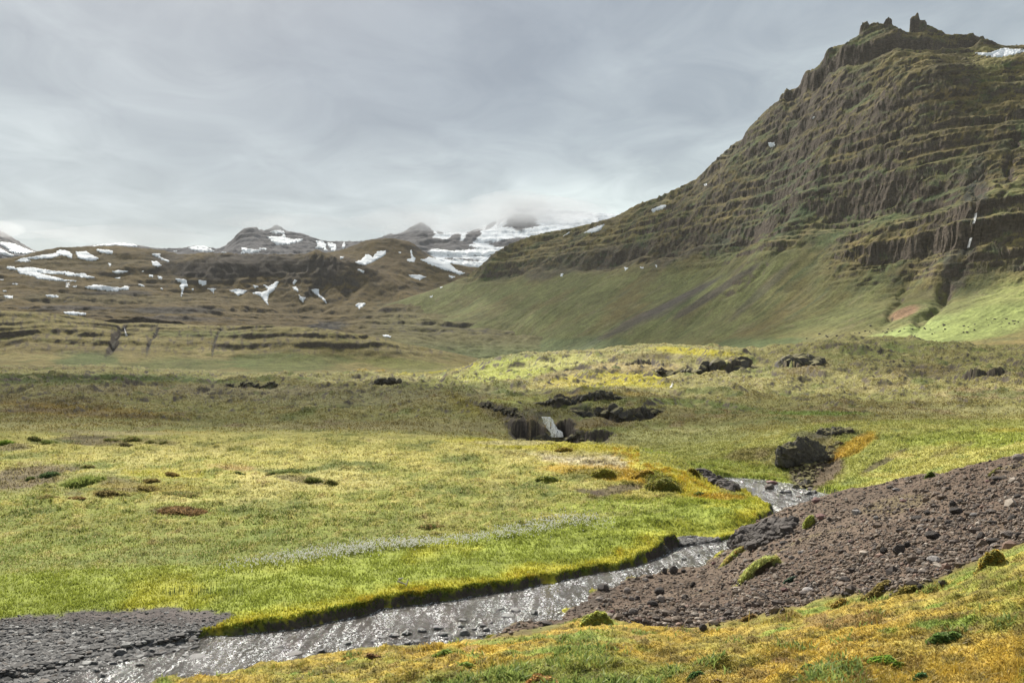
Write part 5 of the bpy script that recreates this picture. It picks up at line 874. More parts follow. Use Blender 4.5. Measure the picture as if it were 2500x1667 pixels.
# meadow
u, D_, P3, C3, i_, j_, r = scatter(420000, -60, 1910, 1050, 1560, 26, 118, lambda i, j: land[i, j]*(1-moss[i, j])*.9*sst(120, 92, g.d[i, j])*np.clip(.45+.8*(n_s[i, j]+n_t[i, j]), .15, 1), 612)
C = C3*r.uniform(.78, 1.4, (len(u), 1)); C = lerp(C, np.array((.50, .44, .21)), ((r.random(len(u)) < .22) & (HY-F*P3[:, 2]/D_ < cot[i_, j_]))[:, None]*.8)
lush = sst(-10, 20, g.py[i_, j_]-cot[i_, j_]); h = r.uniform(.05, .14, len(u))*(1+.2*lush)*(.6+.4*D_/50)
print('meadow', len(u)); tag(blades('meadow_grass', P3, h, .012+.0011*D_*r.uniform(.5, 1.3, len(u)), C, M_gr, 2, .5, 1.2, False), kind='stuff')
# right bank
u, D_, P3, C3, i_, j_, r = scatter(150000, 1380, 2560, 1010, 1230, 62, 150, lambda i, j: land[i, j]*.9*(1-scree[i, j])*sst(1400, 1620, g.u[i, j])*sst(148, 120, g.d[i, j])*np.clip(.5+.9*(n_s[i, j]+n_t[i, j]), .1, 1), 613)
h = r.uniform(.08, .22, len(u)); C = C3*r.uniform(.8, 1.5, (len(u), 1)); print('bank', len(u))
tag(blades('bank_grass', P3, h, .03+.001*D_*r.uniform(.5, 1.3, len(u)), C, M_gr, 3, .5, 1.2, False), kind='stuff')
# rough tufts of the valley floor
u, D_, P3, C3, i_, j_, r = scatter(260000, -60, 2560, 835, 1075, 105, 720, lambda i, j: (1-g.steep[i, j])*(1-.8*g.bare[i, j])*sst(105, 140, g.d[i, j])*np.clip(.35+1.2*(n_t[i, j]+n_mid[i, j]), .08, .9), 617)
C = C3*r.uniform(.6, 1.5, (len(u), 1))*[1.08, 1., .92]; print('floor', len(u))
tag(blades('valley_tufts', P3, r.uniform(.10, .26, len(u))*(.7+D_/500), .05+.0009*D_*r.uniform(.5, 1.4, len(u)), C, M_gr, 7, .6, 1.2, False), kind='stuff')
# overhanging fringe of the river bank
fr_ = (g.rs > .02) & (g.rs < .55)
u, D_, P3, C3, i_, j_, r = scatter(150000, 450, 2060, 1160, 1580, 30, 100, lambda i, j: (fr_[i, j] & (bar[i, j] < .5) & (scree[i, j] < .5))*np.clip(.65+1.6*n_t[i, j]+n_w[i, j], .05, 1), 614)
C = lerp(np.array((.10, .17, .02)), np.array((.31, .31, .06)), sst(.15, .5, g.rs[i_, j_])[:, None])*r.uniform(.6, 1.25, (len(u), 1)); print('fringe', len(u))
tag(blades('bank_moss_fringe', P3, r.uniform(.03, .10, len(u)), .02+.0012*D_*r.uniform(.5, 1.2, len(u)), C, M_gr, 4, .9, 1.15, False), kind='stuff')
# cottongrass: white tufts on thin stems
def cotton(n, seed):
    r = np.random.default_rng(seed); L = np.array([(500, 1388), (620, 1378), (700, 1366), (800, 1352), (900, 1338), (960, 1332), (1060, 1326), (1150, 1318), (1250, 1300), (1330, 1285), (1370, 1272), (1450, 1270), (1520, 1282)], float)
    t = r.beta(1.7, 1.5, n); u = 500+t*1020; v = np.interp(u, L[:, 0], L[:, 1])+r.normal(0, 1, n)*np.interp(u, [500, 700, 850, 1000, 1150, 1350, 1520], [9, 8, 9, 6, 6, 11, 8])+4
    k = r.random(n) < np.interp(u, [500, 640, 760, 860, 1000, 1080, 1200, 1330, 1420, 1520], [.15, .5, 1, 1, .95, .5, .45, .9, .8, .1])*(1.15*(pn(u/26, v/5, 77) > -.35)); u, v = u[k], v[k]
    D = g.hit(u, v, 38, 75); ok = ~np.isnan(D); u, D = u[ok], D[ok]; return u, D, np.stack([(u-CX)/F*D, D, g.zat(u, D)], -1), r
u, D_, P3, r = cotton(4300, 615); n = len(u); print('cotton', n)
h = r.uniform(.18, .32, n); oc = I1[0]; s_ = r.uniform(.018, .032, n); V = oc[None]*(s_[:, None]*[1, 1, 1.25])[:, None]+(P3+np.stack([0*h, 0*h, h], -1))[:, None]
M_cot, nt = newmat('cotton_tuft'); out(nt, N(nt, 'ShaderNodeMixShader', {0: .4, 1: princ(nt, (.85, .85, .82, 1), .9), 2: N(nt, 'ShaderNodeBsdfTranslucent', {'Color': (.85, .85, .82, 1)}).outputs[0]}).outputs[0])
tag(mkmesh('cottongrass', V.reshape(-1, 3), (I1[1][None]+(np.arange(n)*len(oc))[:, None, None]).reshape(-1, 3), M_cot), kind='stuff')
tag(blades('cottongrass_stems', P3, h, np.full(n, .012), np.repeat([[.14, .16, .05]], n, 0), M_gr, 5, .02, 1, False), kind='stuff')
# dark horsetail stems standing in the meadow
r = np.random.default_rng(616); u = np.concatenate([r.uniform(395, 450, 40), r.uniform(460, 545, 70), r.uniform(562, 596, 26)]); v = np.where(u > 555, 1446, 1444)+r.uniform(-6, 8, len(u)); D_ = g.hit(u, v, 30, 70); P3 = np.stack([(u-CX)/F*D_, D_, g.zat(u, D_)], -1)
tag(blades('horsetail_stems', P3, r.uniform(.2, .5, len(u)), np.full(len(u), .022), np.repeat([[.05, .07, .03]], len(u), 0), M_gr, 6, .05, 1, False), kind='stuff')
# bushes and mossy hummocks
M_leaf = attr_mat('leaves', .6, .2, .6, 8, .2); M_mound = attr_mat('mound', .95, .1, 0, 12, .35)
def shrub(px, py, w, h, c1, c2, label, name='moss_hummock', cat='hummock', group=None, d0=4, d1=130, leaf=.05, dens=1., hollow=None, soil=(.05, .04, .025), seed=None):
    D = g.hit(px, py+h*.42, d0, d1)[0]
    if np.isnan(D): print('lost', label); return
    seed = seed if seed is not None else int(px*7+py); r = np.random.default_rng(seed); W2, H2 = w/2/F*D, h/F*D*(.72 if name != 'tussock' else .5); px0 = px; Dc = D+W2*.3; z = g.zat(px, Dc)
    x0 = (px-CX)/F*D; t = empty(name, (x0, Dc, z-.02)); tag(t, label, cat, group)
    def shell(k, e=1.):
        ang = np.arctan2(k[:, 1], k[:, 0]); ed = 1+.30*fbm(np.cos(ang)*1.7+seed % 89, np.sin(ang)*1.7, 4, 700)+.0*ang
        bf = 1+.30*fbm(k[:, 0]*2.5+k[:, 2]+seed % 97, k[:, 1]*2.5-k[:, 2], 4, 701); rr = np.sqrt(np.clip(1-k[:, 2]**2, 0, 1)); hh = np.clip(k[:, 2], 0, 1)**1.0
        P = np.stack([k[:, 0]*ed*bf*W2*e, k[:, 1]*ed*bf*W2*.5*e, hh*bf*H2*(1 if hollow is None else 1)], 1)
        gz = g.zat((P[:, 0]+x0)/(P[:, 1]+Dc)*F+CX, P[:, 1]+Dc)-z; P[:, 2] += gz; return P
    v = I3[0].copy(); top = v[:, 2] > -.12; v2 = shell(v, .93); v2[~top, 2] -= .15; v2[:, 2] -= .02
    n3 = fbm(v[:, 0]*4, v[:, 1]*4, 3, 5)[:, None]; cc = np.array(c1)*(.8 if name == 'tussock' else 1.1)*(1+.5*n3); cc = np.where(n3 > .12, np.array(c2)*.7, cc)
    if hollow is not None: a = np.abs((np.degrees(np.arctan2(v[:, 1], v[:, 0]))-hollow+180) % 360-180); mh = ((a < 42) & (v[:, 2] < .62))[:, None]; cc = np.where(mh, np.array(soil), cc); v2[mh[:, 0]] *= [.75, .75, 1]  # shade of the near hollow put into the mound colour
    mkmesh('mound', v2, I3[1], M_mound, {'Col': cc}, parent=t)
    tus = name == 'tussock'; N_ = int((2600 if not tus else 1500)*dens*min(1, (w*h)/1800.)+600)
    k = r.normal(size=(N_, 3)); k[:, 2] = np.abs(k[:, 2])*.8; k /= np.linalg.norm(k, axis=1)[:, None]; out_ = r.random(N_) < .22; e = np.where(out_, r.uniform(1., 1.4, N_), 1.)[:, None]; k[out_, 2] *= .15
    if hollow is not None: a = np.abs((np.degrees(np.arctan2(k[:, 1], k[:, 0]))-hollow+180) % 360-180); q = (a > 38) | (k[:, 2] > .62); k = k[q]; e = e[q]
    P = shell(k, e[:, 0]); m = sst(-.3, .4, fbm(k[:, 0]*3, k[:, 1]*3+k[:, 2]*2, 3, 710+seed % 50))[:, None]; C = lerp(np.array(c1), np.array(c2), m)*r.uniform(.8, 1.5, (len(k), 1))*(1 if name == 'tussock' else 1.3)
    if tus:
        hb = r.uniform(.5, 1.2, len(k))*H2*.55+.02; wb = (.012+.0009*D)*r.uniform(.6, 1.3, len(k)); a = r.uniform(0, 2*PI, len(k)); w3 = np.stack([np.cos(a), np.sin(a), 0*a], -1)*wb[:, None]*.5; l = k*[1, 1, .3]*hb[:, None]*.8+r.normal(0, .2, (len(k), 3))*hb[:, None]; l[:, 2] = np.abs(l[:, 2])+hb*.6
        V = np.stack([P-w3-[0, 0, .02], P+w3-[0, 0, .02], P+l], 1); Fc = (np.arange(3)[None]+(np.arange(len(k))*3)[:, None]); n_ = 3
    else:
        lf = leaf*r.uniform(.6, 1.3, len(k))*max(1, D/34); a = r.uniform(0, 2*PI, len(k)); e1 = np.stack([np.cos(a), np.sin(a), r.uniform(-.2, 1., len(k))], -1)*lf[:, None]; a2 = a+r.uniform(.9, 2, len(k)); e2 = np.stack([np.cos(a2), np.sin(a2), r.uniform(-.1, .8, len(k))], -1)*lf[:, None]*.6
        V = np.stack([P-e1*.5, P+e2*.5, P+e1*.5, P-e2*.5], 1); Fc = (np.arange(4)[None]+(np.arange(len(k))*4)[:, None]); n_ = 4
    mkmesh('foliage', V.reshape(-1, 3), Fc, M_leaf, {'Col': np.repeat(C, n_, 0)}, parent=t, smooth=False)
    return t
Z3 = lambda a, b, c, d: (1600+a*.3827, 1100+b*.3827, c*.3827, d*.3827); Z4 = lambda a, b, c, d: (1100+a*.4252, 900+b*.4252, c*.4252, d*.4252); Z5 = lambda a, b, c, d: (a*.4677, 900+b*.4677, c*.4677, d*.4677); Z2 = lambda a, b, c, d: (900+a*.3401, 1200+b*.3401, c*.3401, d*.3401)
LG, DG, YG, OG, BR, RD = (.34, .38, .13), (.15, .18, .055), (.36, .35, .07), (.38, .28, .06), (.25, .20, .085), (.25, .16, .08)
H_ = 'grassy hummocks on the scree'
shrub(*Z3(670, 735, 270, 120), LG, (.36, .33, .12), 'biggest light green cushion on the scree, dark and hollow on its near side', group=H_, d0=18, hollow=-75, dens=1.6)
shrub(*Z3(510, 655, 170, 60), LG, (.36, .24, .09), 'low green and rust cushion between the crag and the stream', group=H_, d0=18)
shrub(*Z3(985, 445, 75, 90), LG, YG, 'tall light green tuft beside the pinkish brown boulder', group=H_, d0=18)
shrub(*Z3(860, 818, 80, 50), (.06, .10, .07), (.10, .14, .10), 'small blue green cushion right of the biggest one', group=H_, d0=16)
shrub(*Z3(1420, 885, 180, 62), BR, (.20, .17, .05), 'brown grassy hummock, left of two at the edge of the foreground moss', group=H_, d0=10)
shrub(*Z3(1600, 885, 150, 60), (.13, .13, .04), (.26, .20, .06), 'olive grassy hummock, right of two at the edge of the foreground moss', group=H_, d0=10)
shrub(*Z3(590, 1062, 100, 52), RD, BR, 'dark reddish clump at the left edge of the foreground moss', group=H_, d0=10)
shrub(*Z3(2150, 680, 160, 120), (.24, .25, .09), OG, 'pale mossy mound where the scree meets the moss at the right', group=H_, d0=10)
shrub(*Z3(1755, 150, 60, 50), DG, (.09, .14, .03), 'small dark green bush on the scree skyline', group=H_, d0=30, d1=62)
shrub(*Z3(2175, 130, 90, 45), DG, BR, 'dark mossy tuft below the scree skyline at right', group=H_, d0=30, d1=62)
shrub(*Z3(1180, 965, 110, 50), BR, OG, 'dark brown tussock on the mossy edge in the middle', group=H_, d0=10)
shrub(*Z2(1640, 905, 230, 130), LG, (.33, .33, .08), 'bright light green cushion at the lip above the stream', group='cushions on the foreground moss', d0=10, dens=1.5)
F_ = 'leafy plants on the foreground moss'
shrub(*Z3(1850, 1190, 230, 110), (.10, .17, .05), (.17, .22, .06), 'largest leafy green bush in the foreground moss at right', 'leafy_bush', 'bush', F_, d0=5, d1=16, leaf=.03, dens=2)
shrub(*Z3(1470, 1330, 220, 50), (.14, .25, .04), (.22, .32, .05), 'bright green leafy patch in front of the leafy bush', 'leafy_bush', 'bush', F_, d0=5, d1=16, leaf=.03, dens=1.5)
shrub(*Z3(960, 1370, 90, 50), (.05, .11, .04), (.12, .18, .05), 'small dark leafy plant near the bottom, right of centre', 'leafy_bush', 'bush', F_, d0=5, d1=16, leaf=.03)
shrub(*Z3(1690, 1430, 80, 70), (.06, .14, .05), (.11, .18, .06), 'small upright green plant at the bottom edge on the right', 'leafy_bush', 'bush', F_, d0=5, d1=16, leaf=.03)
shrub(*Z3(260, 1420, 110, 60), (.06, .12, .05), (.13, .2, .05), 'small green plant at the bottom edge in the middle', 'leafy_bush', 'bush', F_, d0=5, d1=16, leaf=.03)
shrub(*Z3(390, 1460, 70, 40), RD, BR, 'brown dead clump at the bottom edge in the middle', 'leafy_bush', 'bush', F_, d0=5, d1=16, leaf=.03)
shrub(*Z2(540, 1150, 180, 60), (.14, .21, .05), (.24, .27, .06), 'grassy green hump on the near lip of the stream', 'leafy_bush', 'bush', F_, d0=8, d1=19, leaf=.04)
shrub(*Z2(700, 1230, 120, 50), (.22, .32, .08), (.30, .34, .09), 'pale green plant cushion left of centre in the foreground moss', 'leafy_bush', 'bush', F_, d0=5, d1=19, leaf=.03)
shrub(*Z2(30, 1175, 100, 45), RD, (.10, .07, .04), 'brown earthy clump on the near lip at left', 'leafy_bush', 'bush', F_, d0=8, d1=19, leaf=.04)
shrub(*Z2(1230, 1330, 260, 70), (.30, .15, .05), (.40, .32, .14), 'rusty dead grass hump at the bottom edge, left of the middle', 'leafy_bush', 'bush', F_, d0=5, d1=16, leaf=.04)
K_ = 'shrubs on the moss knoll'
shrub(*Z4(1225, 665, 190, 80), (.17, .18, .045), (.26, .22, .05), 'largest olive shrub on the right flank of the moss knoll', group=K_, d0=60, leaf=.06)
shrub(*Z4(880, 600, 140, 50), (.20, .17, .035), YG, 'olive shrub in the middle of the moss knoll', group=K_, d0=60, leaf=.06)
shrub(*Z4(560, 628, 150, 34), DG, YG, 'low dark shrub at the left end of the moss knoll', group=K_, d0=60, leaf=.06)
shrub(*Z4(1395, 592, 70, 42), (.12, .10, .02), (.22, .18, .03), 'small brown green shrub on the far right rim of the moss knoll', group=K_, d0=60, leaf=.06)
shrub(*Z4(1430, 715, 60, 24), DG, (.16, .18, .03), 'little green shrub at the right foot of the moss knoll', group=K_, d0=60, leaf=.06)
shrub(*Z4(1100, 600, 130, 40), (.30, .22, .04), OG, 'rusty shrub between the two big ones on the moss knoll', group=K_, d0=60, leaf=.06)
shrub(*Z4(650, 465, 90, 30), (.16, .13, .03), OG, 'brown shrub on the crest of the moss knoll', group=K_, d0=60, leaf=.06)
T_ = 'tussocks in the left meadow'
for a, c1, c2, lb in [((690, 362, 90, 30), DG, BR, 'dark tussock at the top of a row beside the far bare patch'), ((580, 368, 80, 24), DG, BR, 'long dark tussock left of the top one by the far bare patch'), ((650, 393, 70, 24), (.10, .09, .05), (.2, .18, .08), 'grey green tussock in front of the far bare patch'), ((785, 380, 50, 20), DG, BR, 'small dark tussock at the right of the far bare patch'), ((848, 385, 45, 18), DG, BR, 'rightmost little tussock of the far bare patch'),
  ((175, 363, 60, 28), DG, BR, 'dark tussock left of the far bare patch'), ((248, 382, 84, 22), DG, (.14, .17, .04), 'green black tussock below and left of the far bare patch'), ((25, 380, 80, 38), (.10, .17, .03), (.2, .27, .04), 'bright green hummock at the left edge beyond the meadow'), ((250, 550, 84, 34), (.05, .09, .04), (.10, .13, .05), 'green bush in the middle of the near bare gravel patch at left'), ((155, 570, 36, 20), DG, (.08, .11, .04), 'tiny green bush left in the near bare gravel patch'),
  ((455, 505, 60, 24), DG, BR, 'dark tussock at the top right of the near bare patch'), ((550, 648, 105, 40), BR, (.05, .045, .02), 'dark brown tussock below the green mound'), ((240, 668, 110, 26), BR, DG, 'flat brown tussock near the left edge of the meadow'), ((395, 672, 90, 22), (.15, .09, .04), BR, 'flat reddish tussock left of the dark brown one'), ((935, 652, 160, 28), DG, BR, 'long dark green tussock above the lone brown one'), ((940, 740, 240, 36), RD, (.07, .05, .02), 'lone long brown tussock in the open meadow'),
  ((770, 622, 100, 26), BR, (.16, .14, .04), 'brown tussock right of the green mound'), ((1635, 575, 80, 34), DG, (.12, .12, .04), 'dark green tussock at the edge of a small soil scar'), ((1728, 588, 62, 30), DG, BR, 'dark tussock right of the small soil scar'), ((1500, 530, 120, 22), DG, (.12, .14, .05), 'long green tussock above the small soil scar'), ((1425, 540, 60, 20), DG, (.1, .12, .05), 'short green tussock left of the long one above the soil scar'), ((1245, 540, 52, 20), DG, (.12, .13, .05), 'small tussock right of the pink bare spot'),
  ((2250, 822, 115, 32), DG, RD, 'dark tussock near the cottongrass in the middle of the meadow'), ((895, 550, 62, 24), (.18, .12, .03), BR, 'rust coloured tussock in the left meadow'), ((785, 582, 72, 28), (.12, .10, .03), BR, 'olive tussock just above the brown one right of the mound'), ((420, 590, 200, 60), (.15, .19, .05), (.22, .25, .07), 'broad bright green mound with a dark hole beside the bare patch'), ((655, 657, 50, 18), BR, DG, 'tiny tussock right of the dark brown one')]:
    shrub(*Z5(*a), c1, c2, lb, 'tussock', 'tussock', T_, d0=42, d1=128, leaf=.05)
# bleached driftwood and the waterfall
wm, nt = newmat('water')
cor = N(nt, 'ShaderNodeTexCoord').outputs['Object']
mpw = N(nt, 'ShaderNodeMapping', {'Vector': cor, 'Scale': (1.3, .55, 1), 'Rotation': (0, 0, .78)}).outputs[0]
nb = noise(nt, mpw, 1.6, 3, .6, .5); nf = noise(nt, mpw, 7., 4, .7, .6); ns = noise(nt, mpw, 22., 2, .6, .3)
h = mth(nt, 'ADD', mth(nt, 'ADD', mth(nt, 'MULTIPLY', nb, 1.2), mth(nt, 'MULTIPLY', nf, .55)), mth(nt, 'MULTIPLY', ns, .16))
glint_zone = ramp(nt, noise(nt, N(nt, 'ShaderNodeMapping', {'Vector': cor, 'Scale': (1.8, .25, 1), 'Rotation': (0, 0, .78)}).outputs[0], 1.1, 5, .7, .8), [(.43, 0.), (.60, 1.)])
glint_paint = mth(nt, 'MULTIPLY', ramp(nt, mth(nt, 'ADD', mth(nt, 'MULTIPLY', nf, .6), mth(nt, 'MULTIPLY', ns, .5)), [(.565, 0.), (.62, 1.)]), mth(nt, 'ADD', mth(nt, 'MULTIPLY', glint_zone, .92), .06))  # white specks in the base colour stand in for sun glints
cc_ = mix(nt, (.048, .041, .035), (.82, .84, .86), glint_paint)
out(nt, princ(nt, cc_, ramp(nt, glint_paint, [(0, .09), (1, .5)]), bumpn(nt, h, 1., .22), .5))
wu = np.concatenate([np.linspace(-3200, -900, 200, endpoint=False), np.linspace(-900, 2150, 900)]); wD = np.geomspace(25, 122, 420); wx = (wu[None]-CX)/F*wD[:, None]; wy = wD[:, None]+0*wx
ws = poly_sd(wx, wy, river_poly, pad=6); kp = ws < 1.6; kf = kp[:-1, :-1] & kp[1:, 1:] & kp[:-1, 1:] & kp[1:, :-1]
wz = RIV+.025*fbm(wx/.7, wy/.9, 4, 301)+.02*np.abs(fbm(wx/1.6, wy/2.2, 3, 302))
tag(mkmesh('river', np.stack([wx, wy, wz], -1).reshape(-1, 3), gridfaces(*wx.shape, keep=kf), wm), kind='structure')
# waterfalls
fm, nt = newmat('falling_water'); co_ = N(nt, 'ShaderNodeTexCoord').outputs['Object']
st_ = noise(nt, N(nt, 'ShaderNodeMapping', {'Vector': co_, 'Scale': (6, 6, .5)}).outputs[0], 1.2, 4, .65); fw_ = N(nt, 'ShaderNodeMixShader', {0: .2, 1: princ(nt, ramp(nt, st_, [(.3, (.62, .66, .68)), (.5, (.95, .96, .97))]), .5, bumpn(nt, st_, .6, .15), .3), 2: N(nt, 'ShaderNodeBsdfTranslucent', {'Color': (.85, .87, .9, 1)}).outputs[0]}).outputs[0]
out(nt, N(nt, 'ShaderNodeMixShader', {0: ramp(nt, noise(nt, N(nt, 'ShaderNodeMapping', {'Vector': co_, 'Scale': (7, 7, .9)}).outputs[0], .8, 4, .7), [(.45, 1.), (.53, 0.)]), 1: fw_, 2: N(nt, 'ShaderNodeBsdfTransparent').outputs[0]}).outputs[0])
def fall(rws, label, S=None, D0=None, n=14, bulge=.25, name='waterfall', d=(100, 4000)):
    """rws: (px_left, px_right, py) rows from top to bottom"""
    R = np.array(rws, float); t = np.linspace(0, len(R)-1, n*3); a = np.stack([np.interp(t, np.arange(len(R)), R[:, k]) for k in range(3)], 1); V = []
    k_ = np.linspace(0, 1, 9); Ds = []
    for l, r_, y_ in a:
        if S is not None: Ds.append(np.nanmin(np.r_[S.hit([(l+r_)/2], [y_], *d), np.nan, 1e9]))
        else: Ds.append(D0)
    Ds = np.array(Ds); ok = Ds < 1e8
    if not ok.any(): print('fall lost', label); return
    Ds = np.interp(np.arange(len(Ds)), np.where(ok)[0], Ds[ok]); Ds = np.minimum.accumulate(Ds)
    for (l, r_, y_), D_ in zip(a, Ds):
        for q in k_:
            px = l+(r_-l)*q+.14*(r_-l)*float(pn(q*2+3, y_/7, 9))*abs(2*q-1); dd = D_-bulge*(1.2+math.sin(q*PI)+.5*float(pn(q*7, y_/5, 3))); V.append(((px-CX)/F*dd, dd, (HY-y_)/F*dd))
    m = len(a); V = np.array(V); B = V.copy(); B[:, 1] += bulge*3; f = gridfaces(m, 9); o_ = len(V); bd = list(range(9))+[i*9+8 for i in range(1, m)]+[(m-1)*9+i for i in range(7, -1, -1)]+[i*9 for i in range(m-2, 0, -1)]
    sk = np.array([(bd[i], bd[(i+1) % len(bd)], bd[(i+1) % len(bd)]+o_, bd[i]+o_) for i in range(len(bd))]); c0 = V.mean(0)
    o = mkmesh(name, np.concatenate([V, B])-c0, np.concatenate([f[:, ::-1], sk, f+o_]), fm); o.location = c0; tag(o, label, 'waterfall')
Lf = CL['fall'][0]; Df = float(np.interp(1345, g.U, Lf)); print('fall D', Df)
fall([(1324, 1342, 1018), (1325, 1352, 1024), (1329, 1357, 1034), (1336, 1361, 1045), (1341, 1369, 1054), (1343, 1376, 1062), (1342, 1378, 1067)], 'white waterfall pouring over the dark cliff in the middle of the valley', D0=Df-.6, bulge=.3)
fall([(1641, 1644, 935), (1639, 1644, 940), (1636, 1641, 946)], 'tiny white cascade in the gully below the sunlit knoll', S=g, bulge=.5, d=(200, 700))
fall([(161, 169, 690), (161, 168, 697), (160, 168, 702)], 'tiny far waterfall between snow patches on the left plateau', S=pla, bulge=4)
fall([(302, 305, 799), (304, 307, 808), (306, 309, 820)], 'thin thread of water in the gully of the left escarpment', S=esc, bulge=2)
fall([(2385, 2385.8, 520), (2383, 2383.9, 532), (2379, 2380, 545)], 'thin waterfall in the upper part of the deep ravine', S=mtn, bulge=2)
fall([(2373, 2374, 580), (2370, 2371, 590), (2366, 2366.9, 604)], 'thin waterfall in the lower part of the deep ravine', S=mtn, bulge=2)
# bleached driftwood on the near meadow
dm = stone_mat('driftwood', (.5, .48, .45)); D_ = g.hit(990, 1432, 30, 70)[0]; V = []; a = 8; z_ = g.zat(990, D_)
for p, q, R_ in (((-.35, 0, .22), (.05, .1, .06), .045), ((.02, 0, .0), (.12, 0, .32), .035), ((-.3, 0, .3), (-.1, .05, .36), .05)):
    p, q = np.array(p), np.array(q); ax = (q-p)/np.linalg.norm(q-p); e1 = np.cross(ax, [0, 1, .1]); e1 /= np.linalg.norm(e1); e2 = np.cross(ax, e1); V.append([[p+(q-p)*s+R_*(1-.5*s)*(1+.2*math.sin(s*9+k))*(math.cos(2*PI*k/a)*e1+math.sin(2*PI*k/a)*e2) for k in range(a)] for s in np.linspace(0, 1, 6)])
Vv = np.array(V).reshape(-1, 3); Fc = np.concatenate([gridfaces(6, a)+i*6*a for i in range(3)]+[np.array([[i*6*a+r_*a+a-1, i*6*a+r_*a, i*6*a+(r_+1)*a, i*6*a+(r_+1)*a+a-1] for r_ in range(5)]) for i in range(3)])
o = mkmesh('driftwood', Vv, Fc, dm); o.location = ((990-CX)/F*D_, D_, z_+.02); tag(o, 'bleached forked driftwood lying on the bright meadow above the stream bank', 'driftwood')
# ------------------------------------------------------------------ light, sky, clouds, haze
from mathutils import Vector
EL, AZ = math.radians(41), math.radians(-20)
sd_ = (math.sin(AZ)*math.cos(EL), math.cos(AZ)*math.cos(EL), math.sin(EL))
sl = bpy.data.lights.new('sun', 'SUN'); sl.energy = 5.; sl.angle = math.radians(.55); sl.color = (1, .94, .83)
so = bpy.data.objects.new('sun', sl); col.objects.link(so); so.rotation_euler = Vector(sd_).to_track_quat('Z', 'Y').to_euler()
wd = bpy.data.worlds.new('World'); scn.world = wd; wd.use_nodes = True; nt = wd.node_tree; nt.nodes.clear()
sky = N(nt, 'ShaderNodeTexSky', sky_type='NISHITA'); sky.sun_disc = False; sky.sun_elevation = EL; sky.sun_rotation = AZ
b1 = N(nt, 'ShaderNodeBackground', {'Color': sky.outputs[0], 'Strength': .02})
tc = N(nt, 'ShaderNodeTexCoord').outputs['Generated']; sx = N(nt, 'ShaderNodeSeparateXYZ', {0: tc})
zc = mth(nt, 'MAXIMUM', sx.outputs[2], 0.); den = mth(nt, 'ADD', zc, .10)
vec = N(nt, 'ShaderNodeCombineXYZ', {0: mth(nt, 'DIVIDE', sx.outputs[0], den), 1: mth(nt, 'DIVIDE', sx.outputs[1], den), 2: 0.}).outputs[0]
n0 = noise(nt, N(nt, 'ShaderNodeMapping', {'Vector': vec, 'Location': (4.1, 2.2, 0), 'Scale': (.5, .5, 1)}).outputs[0], .8, 2, .5, .2)
n1 = noise(nt, N(nt, 'ShaderNodeMapping', {'Vector': vec, 'Location': (1.3, .4, 0), 'Scale': (.8, .55, 1)}).outputs[0], .9, 3, .5, .35)
n2 = noise(nt, N(nt, 'ShaderNodeMapping', {'Vector': vec, 'Scale': (1.2, .9, 1)}).outputs[0], 2.6, 6, .6, .8)
grad = ramp(nt, zc, [(0., (.66, .70, .665)), (.09, (.60, .635, .60)), (.16, (.44, .465, .44)), (.25, (.33, .345, .325)), (.33, (.32, .335, .32)), (.38, (.32, .335, .325)), (1., (.50, .53, .56))])
f1 = ramp(nt, n1, [(.36, (.66, .675, .70)), (.5, (.94, .945, .95)), (.64, (1.42, 1.44, 1.40))]); f2 = ramp(nt, n2, [(.32, .76), (.68, 1.26)])
c = mix(nt, mix(nt, mix(nt, grad, f1, 1., 'MULTIPLY'), f2, 1., 'MULTIPLY'), ramp(nt, n0, [(.35, (.80, .805, .82)), (.65, (1.17, 1.18, 1.16))]), 1., 'MULTIPLY')
b2 = N(nt, 'ShaderNodeBackground', {'Color': c, 'Strength': .455})
ad = N(nt, 'ShaderNodeAddShader'); nt.links.new(b1.outputs[0], ad.inputs[0]); nt.links.new(b2.outputs[0], ad.inputs[1])
nt.links.new(ad.outputs[0], N(nt, 'ShaderNodeOutputWorld').inputs['Surface'])
CM = []
for tr_ in (.58, .72):
    cm, nt = newmat('cloud')
    df = N(nt, 'ShaderNodeBsdfDiffuse', {'Color': (.9, .9, .9, 1)}).outputs[0]; tl = N(nt, 'ShaderNodeBsdfTranslucent', {'Color': (.9, .9, .9, 1)}).outputs[0]; tp = N(nt, 'ShaderNodeBsdfTransparent').outputs[0]
    a1 = N(nt, 'ShaderNodeMixShader', {0: .55, 1: df, 2: tl}).outputs[0]; out(nt, N(nt, 'ShaderNodeMixShader', {0: tr_, 1: a1, 2: tp}).outputs[0]); CM.append(cm)
